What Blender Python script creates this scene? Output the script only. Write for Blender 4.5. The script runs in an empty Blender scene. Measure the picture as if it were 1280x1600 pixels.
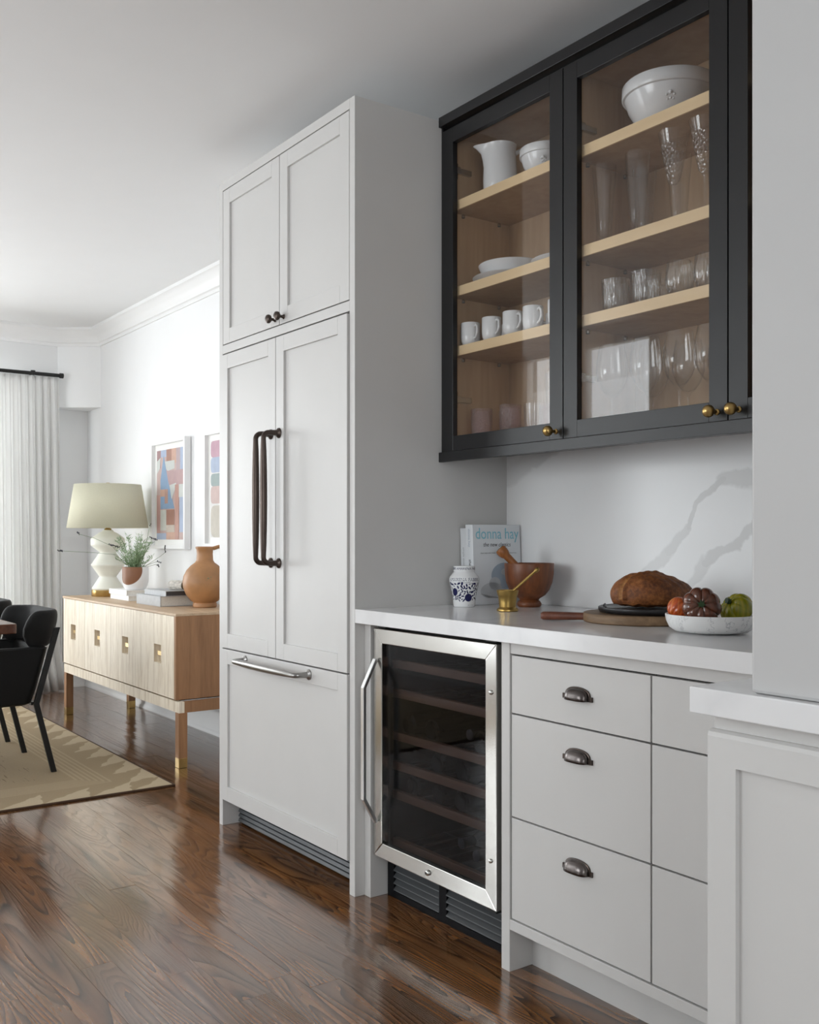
import bpy, bmesh, math, random
from mathutils import Vector, Matrix
random.seed(7)
PI = math.pi
S = bpy.context.scene
COL = S.collection

# ------------------------------------------------------------------ camera
cd = bpy.data.cameras.new('camera'); cam = bpy.data.objects.new('camera', cd); COL.objects.link(cam)
cd.sensor_fit = 'HORIZONTAL'; cd.sensor_width = 36.0
cd.lens = 36.0 * 1560 / 1280
cd.shift_y = 37.5 / 1280
cd.clip_start = 0.05; cd.clip_end = 100
cam.location = (2.6725, -1.7081, 1.146)
cam.rotation_euler = (PI / 2, 0, math.radians(90 - 35.725))
S.camera = cam

# ------------------------------------------------------------------ world, daylight, exposure
S.view_settings.view_transform = 'Standard'
S.view_settings.look = 'None'
S.view_settings.gamma = 1.0
S.view_settings.use_curve_mapping = False
S.view_settings.exposure = 0.0
S.cycles.transparent_max_bounces = 48
S.cycles.max_bounces = 14
S.cycles.diffuse_bounces = 8
w = bpy.data.worlds.new('world'); S.world = w; w.use_nodes = True
w.node_tree.nodes['Background'].inputs[0].default_value = (0.93, 0.97, 1.0, 1)
w.node_tree.nodes['Background'].inputs[1].default_value = 2.2

def area(name, loc, rot, sx, sy, power, col=(1, 1, 1)):
    l = bpy.data.lights.new(name, 'AREA'); l.shape = 'RECTANGLE'; l.size = sx; l.size_y = sy
    l.energy = power; l.color = col
    o = bpy.data.objects.new(name, l); COL.objects.link(o); o.location = loc; o.rotation_euler = rot
    return o
# daylight outside the dining and garden windows; kitchen and side lamps are added fill
area('daylight_dining_window', (-5.08, -1.08, 1.2), (0, -PI / 2, 0), 2.1, 2.6, 124, (0.98, 0.99, 1.0))
area('daylight_garden_window', (-2.68, -3.20, 1.45), (PI / 2, 0, 0), 1.35, 2.3, 38, (0.95, 0.975, 1.0))
area('added_fill_kitchen', (-0.25, -4.80, 1.65), (PI / 2, 0, 0), 1.9, 1.5, 62, (0.95, 0.975, 1.0))
area('added_fill_side', (4.42, -2.2, 1.5), (0, PI / 2, 0), 1.4, 1.5, 54, (0.95, 0.975, 1.0))

# ------------------------------------------------------------------ materials
def newmat(name):
    m = bpy.data.materials.new(name); m.use_nodes = True
    return m, m.node_tree, m.node_tree.nodes['Principled BSDF']
def N(nt, t, **kw):
    n = nt.nodes.new(t)
    for k, v in kw.items(): setattr(n, k, v)
    return n
def L(nt, a, b): nt.links.new(a, b)
def srgb(r, g, b):
    f = lambda c: (c / 255) / 12.92 if c / 255 <= 0.04045 else ((c / 255 + 0.055) / 1.055) ** 2.4
    return (f(r), f(g), f(b), 1)
def math_(nt, op, a, b=None, clamp=False):
    n = N(nt, 'ShaderNodeMath', operation=op); n.use_clamp = clamp
    for i, v in enumerate((a, b)):
        if v is None: continue
        if isinstance(v, (int, float)): n.inputs[i].default_value = v
        else: L(nt, v, n.inputs[i])
    return n.outputs[0]
def ramp(nt, fac, stops):
    n = N(nt, 'ShaderNodeValToRGB'); e = n.color_ramp.elements
    while len(e) > 1: e.remove(e[0])
    e[0].position, e[0].color = stops[0]
    for p, c in stops[1:]:
        x = e.new(p); x.color = c
    L(nt, fac, n.inputs[0])
    return n.outputs[0]
def coords(nt, scale=(1, 1, 1), rot=(0, 0, 0), rand=False):
    tc = N(nt, 'ShaderNodeTexCoord'); mp = N(nt, 'ShaderNodeMapping')
    mp.inputs['Scale'].default_value = scale; mp.inputs['Rotation'].default_value = rot
    L(nt, tc.outputs['Object'], mp.inputs[0])
    if rand:
        oi = N(nt, 'ShaderNodeObjectInfo')
        a = N(nt, 'ShaderNodeVectorMath', operation='SCALE'); a.inputs[0].default_value = (37.0, 53.0, 71.0)
        L(nt, oi.outputs['Random'], a.inputs['Scale']); L(nt, a.outputs[0], mp.inputs['Location'])
        return mp.outputs[0], oi.outputs['Random']
    return mp.outputs[0]
def noise(nt, vec, scale, detail=4, rough=0.5, dist=0.0):
    n = N(nt, 'ShaderNodeTexNoise'); n.inputs['Scale'].default_value = scale; n.inputs['Detail'].default_value = detail
    n.inputs['Roughness'].default_value = rough; n.inputs['Distortion'].default_value = dist
    if vec is not None: L(nt, vec, n.inputs['Vector'])
    return n.outputs['Fac']
def bump(nt, p, h, strength=0.2, dist=0.002):
    b = N(nt, 'ShaderNodeBump'); b.inputs['Strength'].default_value = strength; b.inputs['Distance'].default_value = dist
    L(nt, h, b.inputs['Height']); L(nt, b.outputs[0], p.inputs['Normal'])

def plain(name, col, rough=0.5, metal=0.0, spec=0.5, var=0.03, nscale=6, bmp=0.0, bscale=80, coat=0.0):
    m, nt, p = newmat(name)
    v = coords(nt); n = noise(nt, v, nscale)
    lo = tuple(c * (1 - var) for c in col[:3]) + (1,); hi = tuple(min(1, c * (1 + var)) for c in col[:3]) + (1,)
    L(nt, ramp(nt, n, [(0.3, lo), (0.7, hi)]), p.inputs['Base Color'])
    p.inputs['Roughness'].default_value = rough; p.inputs['Metallic'].default_value = metal
    p.inputs['Specular IOR Level'].default_value = spec; p.inputs['Coat Weight'].default_value = coat
    if bmp: bump(nt, p, noise(nt, v, bscale), bmp, 0.001)
    return m

def wood(name, dark, light, axis='z', scale=1.0, rough=0.5, contrast=(0.3, 0.7), rand=False, bmp=0.1):
    m, nt, p = newmat(name)
    st = {'x': (1.2, 14, 14), 'y': (14, 1.2, 14), 'z': (14, 14, 1.2)}[axis]
    st = tuple(s * scale for s in st)
    v = coords(nt, st, rand=rand)
    if rand: v = v[0]
    n1 = noise(nt, v, 1.6, 6, 0.6, 0.6); n2 = noise(nt, v, 9.0, 3, 0.5)
    f = math_(nt, 'ADD', math_(nt, 'MULTIPLY', n1, 0.75), math_(nt, 'MULTIPLY', n2, 0.25))
    L(nt, ramp(nt, f, [(contrast[0], dark), (contrast[1], light)]), p.inputs['Base Color'])
    p.inputs['Roughness'].default_value = rough
    if bmp: bump(nt, p, f, bmp, 0.001)
    return m

def thin_glass(name, tint=(1, 1, 1), base=0.04, rough=0.02, cut=0.0, cutscale=(60, 60, 60)):
    m, nt, p = newmat(name); nt.nodes.remove(p); out = nt.nodes['Material Output']
    tr = N(nt, 'ShaderNodeBsdfTransparent'); tr.inputs[0].default_value = (*tint, 1)
    gl = N(nt, 'ShaderNodeBsdfGlossy'); gl.inputs['Roughness'].default_value = rough
    lw = N(nt, 'ShaderNodeLayerWeight'); lw.inputs['Blend'].default_value = 0.5
    f = math_(nt, 'ADD', math_(nt, 'MULTIPLY', math_(nt, 'POWER', lw.outputs['Facing'], 5.0), 1 - base), base)
    if cut:
        v = coords(nt, cutscale); vo = N(nt, 'ShaderNodeTexVoronoi'); vo.inputs['Scale'].default_value = 1.0; L(nt, v, vo.inputs['Vector'])
        b = N(nt, 'ShaderNodeBump'); b.inputs['Strength'].default_value = cut; b.inputs['Distance'].default_value = 0.004
        L(nt, vo.outputs['Distance'], b.inputs['Height'])
        L(nt, b.outputs[0], gl.inputs['Normal']); L(nt, b.outputs[0], lw.inputs['Normal'])
    mx = N(nt, 'ShaderNodeMixShader'); L(nt, f, mx.inputs[0]); L(nt, tr.outputs[0], mx.inputs[1]); L(nt, gl.outputs[0], mx.inputs[2])
    L(nt, mx.outputs[0], out.inputs[0])
    return m

def segdist(nt, x, z, a, b):
    dx, dz = b[0] - a[0], b[1] - a[1]; l2 = dx * dx + dz * dz
    px = math_(nt, 'SUBTRACT', x, a[0]); pz = math_(nt, 'SUBTRACT', z, a[1])
    t = math_(nt, 'DIVIDE', math_(nt, 'ADD', math_(nt, 'MULTIPLY', px, dx), math_(nt, 'MULTIPLY', pz, dz)), l2, True)
    ex = math_(nt, 'SUBTRACT', px, math_(nt, 'MULTIPLY', t, dx)); ez = math_(nt, 'SUBTRACT', pz, math_(nt, 'MULTIPLY', t, dz))
    return math_(nt, 'SQRT', math_(nt, 'ADD', math_(nt, 'MULTIPLY', ex, ex), math_(nt, 'MULTIPLY', ez, ez)))

def marble(name, base, vein, rough=0.2, scale=4.0, width=0.06, strength=1.0, lines=None, spec=0.5):
    m, nt, p = newmat(name); tc = N(nt, 'ShaderNodeTexCoord')
    v = tc.outputs['Object']
    nz = N(nt, 'ShaderNodeTexNoise'); nz.inputs['Scale'].default_value = scale * 0.5; nz.inputs['Detail'].default_value = 6; L(nt, v, nz.inputs['Vector'])
    wv = math_(nt, 'ABSOLUTE', math_(nt, 'SUBTRACT', noise(nt, nz.outputs['Color'], scale, 3, 0.5, 0.0), 0.5))
    mask = math_(nt, 'MULTIPLY', math_(nt, 'SUBTRACT', 1.0, math_(nt, 'DIVIDE', wv, width, True)), strength)
    mask = math_(nt, 'MULTIPLY', mask, noise(nt, v, scale * 1.3))
    if lines:
        sx = N(nt, 'ShaderNodeSeparateXYZ'); L(nt, v, sx.inputs[0])
        n2 = N(nt, 'ShaderNodeTexNoise'); n2.inputs['Scale'].default_value = 7; n2.inputs['Detail'].default_value = 8; L(nt, v, n2.inputs['Vector'])
        s2 = N(nt, 'ShaderNodeSeparateXYZ'); L(nt, n2.outputs['Color'], s2.inputs[0])
        x = math_(nt, 'ADD', sx.outputs[0], math_(nt, 'MULTIPLY', math_(nt, 'SUBTRACT', s2.outputs[0], 0.5), 0.10))
        z = math_(nt, 'ADD', sx.outputs[2], math_(nt, 'MULTIPLY', math_(nt, 'SUBTRACT', s2.outputs[1], 0.5), 0.10))
        for a, b, wd, st in lines:
            d = segdist(nt, x, z, a, b)
            k = math_(nt, 'MULTIPLY', math_(nt, 'DIVIDE', math_(nt, 'SUBTRACT', wd, d), wd * 0.35, True), st)
            mask = math_(nt, 'MAXIMUM', mask, k)
    L(nt, ramp(nt, mask, [(0, base), (1, vein)]), p.inputs['Base Color'])
    p.inputs['Roughness'].default_value = rough; p.inputs['Specular IOR Level'].default_value = spec
    return m

def floor_oak():
    m, nt, p = newmat('stained_oak')
    v, rnd = coords(nt, (1, 1, 1), rand=True)
    sc = N(nt, 'ShaderNodeVectorMath', operation='MULTIPLY'); sc.inputs[1].default_value = (0.5, 5.5, 1.0); L(nt, v, sc.inputs[0])
    big = noise(nt, sc.outputs[0], 1.1, 2, 0.4, 0.4)
    rings = math_(nt, 'MULTIPLY', big, 36.0)
    saw = math_(nt, 'FRACT', rings)
    s2 = N(nt, 'ShaderNodeVectorMath', operation='MULTIPLY'); s2.inputs[1].default_value = (6.0, 150.0, 1.0); L(nt, v, s2.inputs[0])
    pores = noise(nt, s2.outputs[0], 1.0, 3, 0.6)
    s3 = N(nt, 'ShaderNodeVectorMath', operation='MULTIPLY'); s3.inputs[1].default_value = (1.5, 9.0, 1.0); L(nt, v, s3.inputs[0])
    tone = noise(nt, s3.outputs[0], 1.3, 3, 0.5)
    grain = math_(nt, 'ADD', math_(nt, 'MULTIPLY', math_(nt, 'POWER', saw, 2.0), 0.62), math_(nt, 'MULTIPLY', pores, 0.5))
    c1 = ramp(nt, grain, [(0.18, srgb(146, 112, 76)), (0.5, srgb(114, 82, 52)), (0.85, srgb(40, 28, 20))])
    c2 = ramp(nt, tone, [(0.35, srgb(205, 190, 178)), (0.65, srgb(255, 226, 196))])
    mx = N(nt, 'ShaderNodeMix', data_type='RGBA', blend_type='MULTIPLY'); mx.inputs['Factor'].default_value = 1.0
    L(nt, c1, mx.inputs['A']); L(nt, c2, mx.inputs['B'])
    hs = N(nt, 'ShaderNodeHueSaturation'); L(nt, mx.outputs['Result'], hs.inputs['Color'])
    L(nt, math_(nt, 'ADD', math_(nt, 'MULTIPLY', rnd, 0.35), 0.80), hs.inputs['Value'])
    L(nt, hs.outputs[0], p.inputs['Base Color'])
    L(nt, math_(nt, 'ADD', math_(nt, 'MULTIPLY', grain, 0.10), 0.17), p.inputs['Roughness'])
    p.inputs['Specular IOR Level'].default_value = 0.5
    L(nt, math_(nt, 'SUBTRACT', 1.0, math_(nt, 'MULTIPLY', grain, 0.28), True), p.inputs['Coat Weight']); p.inputs['Coat Roughness'].default_value = 0.13; p.inputs['Coat IOR'].default_value = 1.56
    bump(nt, p, grain, 0.4, 0.0007)
    L(nt, p.inputs['Normal'].links[0].from_socket, p.inputs['Coat Normal'])
    return m

M = {}
M['paint'] = plain('cabinet_paint', (0.575, 0.567, 0.555, 1), 0.42, var=0.01, bmp=0.02, bscale=300)
M['wall'] = plain('wall_paint', (0.81, 0.815, 0.82, 1), 0.7, var=0.008, bmp=0.03, bscale=200)
M['wallgrey'] = plain('stub_grey_shaded', (0.47, 0.467, 0.465, 1), 0.55, var=0.008, bmp=0.03, bscale=200)  # cabinet grey taken darker, the stub's shade is put into the colour
M['ceil'] = plain('ceiling_paint', (0.79, 0.795, 0.80, 1), 0.8, var=0.006)
M['trim'] = plain('trim_paint', (0.80, 0.80, 0.80, 1), 0.45, var=0.006)
M['oak'] = floor_oak()
M['sub'] = plain('subfloor', (0.05, 0.035, 0.025, 1), 0.7)
M['black'] = plain('black_cabinet_paint', (0.008, 0.008, 0.009, 1), 0.34, var=0.05)
M['blackmetal'] = plain('black_metal', (0.012, 0.012, 0.012, 1), 0.4, 0.3)
M['blackplastic'] = plain('black_plastic', (0.007, 0.007, 0.008, 1), 0.5, spec=0.08)
M['gasket'] = plain('grey_gasket', (0.10, 0.095, 0.085, 1), 0.5)
M['maple'] = wood('maple', srgb(168, 136, 102), srgb(196, 166, 130), 'z', 0.5, 0.5)
M['mapleedge'] = wood('maple_edge', srgb(226, 196, 150), srgb(240, 214, 172), 'x', 0.6, 0.45)
M['bronze'] = plain('oil_rubbed_bronze', (0.075, 0.058, 0.05, 1), 0.32, 0.9, var=0.15)
M['pewter'] = plain('antique_pewter', (0.13, 0.115, 0.11, 1), 0.27, 0.95, var=0.2)
M['brass'] = plain('aged_brass', (0.50, 0.34, 0.13, 1), 0.28, 1.0, var=0.12, nscale=30)
M['mortarbrass'] = plain('mortar_brass', (0.42, 0.28, 0.09, 1), 0.36, 1.0, var=0.2, nscale=25)
M['nickel'] = plain('nickel', (0.6, 0.6, 0.58, 1), 0.25, 1.0)
M['steel'] = plain('brushed_steel', (0.60, 0.59, 0.56, 1), 0.34, 1.0, var=0.05)
def brushed(name, axis):
    m, nt, p = newmat(name); n = noise(nt, coords(nt), 8)
    L(nt, ramp(nt, n, [(0.3, (0.49, 0.48, 0.455, 1)), (0.7, (0.54, 0.53, 0.505, 1))]), p.inputs['Base Color'])
    p.inputs['Metallic'].default_value = 1; p.inputs['Roughness'].default_value = 0.16; p.inputs['Anisotropic'].default_value = 0.2
    t = N(nt, 'ShaderNodeTangent', direction_type='RADIAL', axis=axis); L(nt, t.outputs[0], p.inputs['Tangent'])
    return m
M['steel_h'] = brushed('brushed_steel_across', 'Z'); M['steel_v'] = brushed('brushed_steel_upright', 'X')
M['ss_handle'] = plain('bright_steel', (0.72, 0.72, 0.71, 1), 0.28, 1.0, var=0.03)
M['greymetal'] = plain('grey_grille_metal', (0.11, 0.115, 0.12, 1), 0.45, 0.5)
M['louvre'] = plain('louvre_plastic', (0.05, 0.053, 0.056, 1), 0.4, spec=0.3)
M['pane'] = thin_glass('cabinet_glass', (0.97, 0.97, 0.97), 0.045)
M['winpane'] = thin_glass('window_glass', (0.98, 0.99, 0.99), 0.03)
M['darkpane'] = thin_glass('tinted_glass', (0.62, 0.62, 0.64), 0.010, 0.03)
M['clear'] = thin_glass('drinking_glass', (0.99, 0.99, 0.99), 0.05, 0.04)
M['cut'] = thin_glass('cut_crystal', (0.98, 0.98, 0.98), 0.14, 0.05, 0.9, (160, 160, 90))
M['ribbed'] = thin_glass('ribbed_glass', (0.985, 0.985, 0.98), 0.10, 0.05, 0.8, (170, 170, 25))
M['pinkglass'] = thin_glass('pink_pressed_glass', (0.97, 0.90, 0.91), 0.12, 0.08, 0.9, (190, 190, 190))
M['ceramic'] = plain('white_ceramic', (0.80, 0.81, 0.82, 1), 0.18, coat=0.2, var=0.01)
M['quartz'] = marble('white_quartz', (0.73, 0.73, 0.735, 1), (0.55, 0.55, 0.56, 1), 0.16, 2.2, 0.05, 0.55)
LINES = [((0.80, 1.03), (0.755, 1.11), 0.016, 0.0001)]
LINES = [((1.10, 1.285), (0.925, 1.292), 0.026, 0.8), ((0.925, 1.292), (0.845, 1.235), 0.013, 0.95), ((0.845, 1.235), (0.80, 1.165), 0.012, 0.9),
         ((0.80, 1.165), (0.715, 1.105), 0.018, 0.75), ((0.715, 1.105), (0.62, 1.0), 0.020, 0.65),
         ((1.02, 1.20), (0.95, 1.115), 0.013, 0.8), ((0.95, 1.115), (0.86, 1.075), 0.016, 0.8), ((0.86, 1.075), (0.76, 0.98), 0.022, 0.6),
         ((0.0, 1.36), (0.10, 1.40), 0.045, 0.55), ((0.10, 1.40), (0.25, 1.43), 0.03, 0.6)]
M['slab'] = marble('backsplash_marble', (0.83, 0.835, 0.84, 1), (0.62, 0.62, 0.62, 1), 0.22, 1.2, 0.03, 0.15, LINES)
M['carrara'] = marble('carrara', (0.80, 0.80, 0.795, 1), (0.45, 0.46, 0.48, 1), 0.3, 11.0, 0.022, 1.5)
M['walnut'] = wood('walnut_shelf', srgb(104, 76, 60), srgb(150, 116, 94), 'x', 0.8, 0.5)
M['bottle'] = plain('dark_bottle_glass', (0.003, 0.0035, 0.0035, 1), 0.10, spec=0.12)
M['foil'] = plain('grey_bottle_foil', (0.045, 0.045, 0.055, 1), 0.4, 0.2)
M['bowlwood'] = wood('turned_bowl_wood', srgb(74, 36, 18), srgb(140, 82, 44), 'z', 1.4, 0.4, (0.3, 0.75))
M['pestlewood'] = wood('pestle_wood', srgb(118, 66, 28), srgb(170, 108, 54), 'z', 2.0, 0.45)
M['boardwood'] = wood('round_board_wood', srgb(96, 74, 52), srgb(142, 114, 84), 'x', 1.6, 0.55)
M['handlewood'] = wood('board_handle_wood', srgb(84, 44, 30), srgb(124, 72, 50), 'x', 1.6, 0.4)
M['slate'] = plain('black_slate', (0.014, 0.014, 0.016, 1), 0.36, var=0.2)
M['jar'] = M['ceramic']
M['cobalt'] = plain('cobalt_print', (0.010, 0.012, 0.075, 1), 0.2)
M['coverwhite'] = plain('cover_white', (0.76, 0.79, 0.82, 1), 0.3, var=0.02)
M['pages'] = plain('page_edges', (0.72, 0.70, 0.65, 1), 0.8, var=0.06, nscale=120)
M['teal'] = plain('teal_print', srgb(128, 198, 214), 0.4)
M['ink'] = plain('black_ink', (0.02, 0.02, 0.022, 1), 0.5)
M['bluegrey'] = plain('photo_blue_grey', srgb(164, 178, 192), 0.35, var=0.15, nscale=10)
M['shellw'] = plain('photo_white', srgb(196, 200, 204), 0.35, var=0.06, nscale=40)
M['tomred'] = None
M['oaklight'] = wood('limed_oak', srgb(198, 181, 156), srgb(238, 227, 208), 'z', 1.6, 0.5, (0.30, 0.56))
M['oaktop'] = wood('limed_oak_top', srgb(176, 146, 116), srgb(208, 184, 154), 'x', 1.3, 0.45)
M['oakshade'] = wood('oak_shaded', srgb(132, 94, 62), srgb(168, 124, 86), 'z', 1.0, 0.5)  # darker copy of the oak, shade of the right end put into the colour
M['lampbody'] = plain('plaster_lamp', (0.80, 0.80, 0.72, 1), 0.55, var=0.03)
M['paperw'] = plain('book_white', (0.80, 0.80, 0.79, 1), 0.5)
M['bookgrey'] = plain('book_grey', (0.42, 0.43, 0.44, 1), 0.55, var=0.08, nscale=40)
M['bookdark'] = plain('book_dark', (0.055, 0.055, 0.06, 1), 0.5)
M['clay'] = plain('jug_clay', srgb(168, 122, 80), 0.45, var=0.2, nscale=9, bmp=0.15, bscale=30)
M['velvet'] = plain('black_velvet', (0.010, 0.010, 0.010, 1), 0.75, spec=0.2, var=0.2, bmp=0.1)
M['velvet'].node_tree.nodes['Principled BSDF'].inputs['Sheen Weight'].default_value = 0.08
M['leather'] = plain('black_leather', (0.006, 0.006, 0.006, 1), 0.5, spec=0.22, bmp=0.1, bscale=200)
M['tablewood'] = wood('dark_table_wood', srgb(66, 36, 22), srgb(98, 58, 38), 'x', 0.8, 0.25)
M['linen'] = plain('white_linen', (0.82, 0.82, 0.81, 1), 0.9, var=0.02, bmp=0.08, bscale=400)
def linen_mat():
    m, nt, p = newmat('white_linen')
    n = noise(nt, coords(nt), 300); L(nt, ramp(nt, n, [(0.3, (0.82, 0.82, 0.81, 1)), (0.7, (0.86, 0.86, 0.855, 1))]), p.inputs['Base Color']); p.inputs['Roughness'].default_value = 0.9
    tl = N(nt, 'ShaderNodeBsdfTranslucent'); tl.inputs[0].default_value = (0.86, 0.86, 0.85, 1)
    mx = N(nt, 'ShaderNodeMixShader'); mx.inputs[0].default_value = 0.22
    L(nt, p.outputs[0], mx.inputs[1]); L(nt, tl.outputs[0], mx.inputs[2]); L(nt, mx.outputs[0], nt.nodes['Material Output'].inputs[0])
    return m
M['linen'] = linen_mat()
M['leaf'] = plain('lavender_leaf', srgb(146, 170, 132), 0.6, var=0.3, nscale=60)
M['stem'] = plain('lavender_stem', srgb(110, 128, 90), 0.6, var=0.2)
M['bud'] = plain('lavender_bud', srgb(66, 66, 74), 0.7, var=0.3, nscale=80)
M['soil'] = plain('potting_soil', (0.03, 0.02, 0.014, 1), 0.9)
M['frame'] = plain('picture_frame_white', (0.82, 0.82, 0.82, 1), 0.4)
M['mount'] = plain('mount_board', (0.82, 0.82, 0.80, 1), 0.7)
M['bark'] = plain('pale_bark', (0.58, 0.55, 0.50, 1), 0.8, var=0.3, nscale=60, bmp=0.4, bscale=90)
M['barkend'] = plain('dark_log_end', (0.16, 0.13, 0.07, 1), 0.8, var=0.3, nscale=90)

def shade_mat():
    m, nt, p = newmat('linen_lamp_shade')
    v = coords(nt); n = noise(nt, v, 220)
    L(nt, ramp(nt, n, [(0.3, (0.74, 0.72, 0.58, 1)), (0.7, (0.80, 0.78, 0.64, 1))]), p.inputs['Base Color'])
    p.inputs['Roughness'].default_value = 0.85
    tl = N(nt, 'ShaderNodeBsdfTranslucent'); tl.inputs[0].default_value = (0.78, 0.76, 0.62, 1)
    mx = N(nt, 'ShaderNodeMixShader'); mx.inputs[0].default_value = 0.35
    L(nt, p.outputs[0], mx.inputs[1]); L(nt, tl.outputs[0], mx.inputs[2]); L(nt, mx.outputs[0], nt.nodes['Material Output'].inputs[0])
    return m
M['shade'] = shade_mat()

def pot_mat():
    m, nt, p = newmat('dipped_pot')
    tc = N(nt, 'ShaderNodeTexCoord'); mp = N(nt, 'ShaderNodeVectorMath', operation='DISTANCE'); L(nt, tc.outputs['Object'], mp.inputs[0])
    mp.inputs[1].default_value = (0.040, -0.066, 0.118)
    L(nt, ramp(nt, math_(nt, 'MULTIPLY', mp.outputs['Value'], 5.0), [(0.435, srgb(132, 88, 60)), (0.445, (0.80, 0.80, 0.80, 1))]), p.inputs['Base Color'])
    p.inputs['Roughness'].default_value = 0.5
    return m
M['pot'] = pot_mat()

def bread_mat():
    m, nt, p = newmat('bread_crust'); v = coords(nt)
    n = noise(nt, v, 22, 6, 0.6); n2 = noise(nt, v, 140, 4, 0.6)
    f = math_(nt, 'ADD', math_(nt, 'MULTIPLY', n, 0.6), math_(nt, 'MULTIPLY', n2, 0.4))
    at = N(nt, 'ShaderNodeAttribute'); at.attribute_name = 'score'
    col = ramp(nt, f, [(0.32, srgb(62, 30, 14)), (0.47, srgb(116, 66, 30)), (0.60, srgb(154, 94, 46)), (0.75, srgb(190, 134, 82))])
    mx = N(nt, 'ShaderNodeMix', data_type='RGBA'); L(nt, at.outputs['Fac'], mx.inputs['Factor']); L(nt, col, mx.inputs['A'])
    L(nt, ramp(nt, n2, [(0.35, srgb(184, 122, 60)), (0.65, srgb(224, 172, 108))]), mx.inputs['B']); L(nt, mx.outputs['Result'], p.inputs['Base Color'])
    p.inputs['Roughness'].default_value = 0.6; bump(nt, p, f, 0.6, 0.004)
    return m
M['bread'] = bread_mat()

def tomato_mat(name, c0, c1, c2, axis_stripes=8):
    m, nt, p = newmat(name); tc = N(nt, 'ShaderNodeTexCoord'); v = tc.outputs['Object']
    sp = N(nt, 'ShaderNodeSeparateXYZ'); L(nt, v, sp.inputs[0])
    ang = math_(nt, 'ARCTAN2', sp.outputs[1], sp.outputs[0])
    cb = N(nt, 'ShaderNodeCombineXYZ'); L(nt, math_(nt, 'MULTIPLY', ang, 2.2), cb.inputs[0]); L(nt, math_(nt, 'MULTIPLY', sp.outputs[2], 5.0), cb.inputs[2])
    n = noise(nt, cb.outputs[0], 2.0, 4, 0.5, 0.3)
    L(nt, ramp(nt, n, [(0.3, c0), (0.5, c1), (0.72, c2)]), p.inputs['Base Color'])
    p.inputs['Roughness'].default_value = 0.16; p.inputs['Specular IOR Level'].default_value = 0.6
    return m
M['tom_orange'] = tomato_mat('tomato_orange', srgb(150, 54, 26), srgb(190, 84, 36), srgb(210, 130, 54))
M['tom_brown'] = tomato_mat('tomato_brown', srgb(66, 36, 24), srgb(92, 54, 38), srgb(112, 58, 36))
M['tom_green'] = tomato_mat('tomato_green', srgb(96, 104, 18), srgb(134, 134, 22), srgb(168, 146, 24))
M['calyx'] = plain('tomato_calyx', srgb(40, 66, 34), 0.6, var=0.3, nscale=80)

def rug_mat():
    m, nt, p = newmat('jute_rug'); tc = N(nt, 'ShaderNodeTexCoord'); sp = N(nt, 'ShaderNodeSeparateXYZ'); L(nt, tc.outputs['Object'], sp.inputs[0])
    x, y = sp.outputs[0], sp.outputs[1]      # object origin at the rug's near right corner, x<0, y<0 into the rug
    dx = math_(nt, 'MULTIPLY', x, -1.0); dy = math_(nt, 'MULTIPLY', y, -1.0)
    d = math_(nt, 'MINIMUM', dx, dy)
    wv = N(nt, 'ShaderNodeTexWave'); wv.inputs['Scale'].default_value = 55; wv.inputs['Distortion'].default_value = 1.0; L(nt, tc.outputs['Object'], wv.inputs[0])
    wv2 = N(nt, 'ShaderNodeTexWave'); wv2.bands_direction = 'Y'; wv2.inputs['Scale'].default_value = 55; wv2.inputs['Distortion'].default_value = 1.0; L(nt, tc.outputs['Object'], wv2.inputs[0])
    weave = math_(nt, 'MULTIPLY', wv.outputs['Fac'], wv2.outputs['Fac'])
    # saw-tooth wedges in the outer border, lines further in
    along = math_(nt, 'SUBTRACT', math_(nt, 'ADD', dx, dy), d)
    wob = math_(nt, 'MULTIPLY', math_(nt, 'SUBTRACT', noise(nt, coords(nt, (1, 1, 1)), 14.0, 4), 0.5), 0.10)
    tri = math_(nt, 'PINGPONG', math_(nt, 'ADD', math_(nt, 'ADD', along, wob), math_(nt, 'MULTIPLY', d, 0.9)), 0.10)
    inb = math_(nt, 'LESS_THAN', d, 0.20)
    wedge = math_(nt, 'MULTIPLY', math_(nt, 'GREATER_THAN', math_(nt, 'MULTIPLY', tri, 1.7), d), inb)
    lines = math_(nt, 'MULTIPLY', math_(nt, 'GREATER_THAN', math_(nt, 'SINE', math_(nt, 'MULTIPLY', d, 260)), 0.2),
                  math_(nt, 'MULTIPLY', math_(nt, 'GREATER_THAN', d, 0.21), math_(nt, 'LESS_THAN', d, 0.36)))
    fleck = math_(nt, 'GREATER_THAN', noise(nt, coords(nt, (3, 40, 1)), 2.0, 2), 0.64)
    lt = math_(nt, 'MAXIMUM', wedge, math_(nt, 'MULTIPLY', lines, 0.5))
    t = math_(nt, 'ADD', math_(nt, 'MULTIPLY', lt, 0.19), math_(nt, 'ADD', math_(nt, 'MULTIPLY', weave, 0.28), 0.14))
    t = math_(nt, 'SUBTRACT', t, math_(nt, 'MULTIPLY', math_(nt, 'MULTIPLY', fleck, math_(nt, 'GREATER_THAN', d, 0.45)), 0.14))
    L(nt, ramp(nt, t, [(0.0, srgb(108, 88, 60)), (0.3, srgb(170, 150, 118)), (0.8, srgb(232, 220, 196))]), p.inputs['Base Color'])
    p.inputs['Roughness'].default_value = 0.9; bump(nt, p, weave, 0.6, 0.003)
    return m
M['rug'] = rug_mat()
M['rugedge'] = plain('rug_binding', srgb(70, 48, 30), 0.9)

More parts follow.
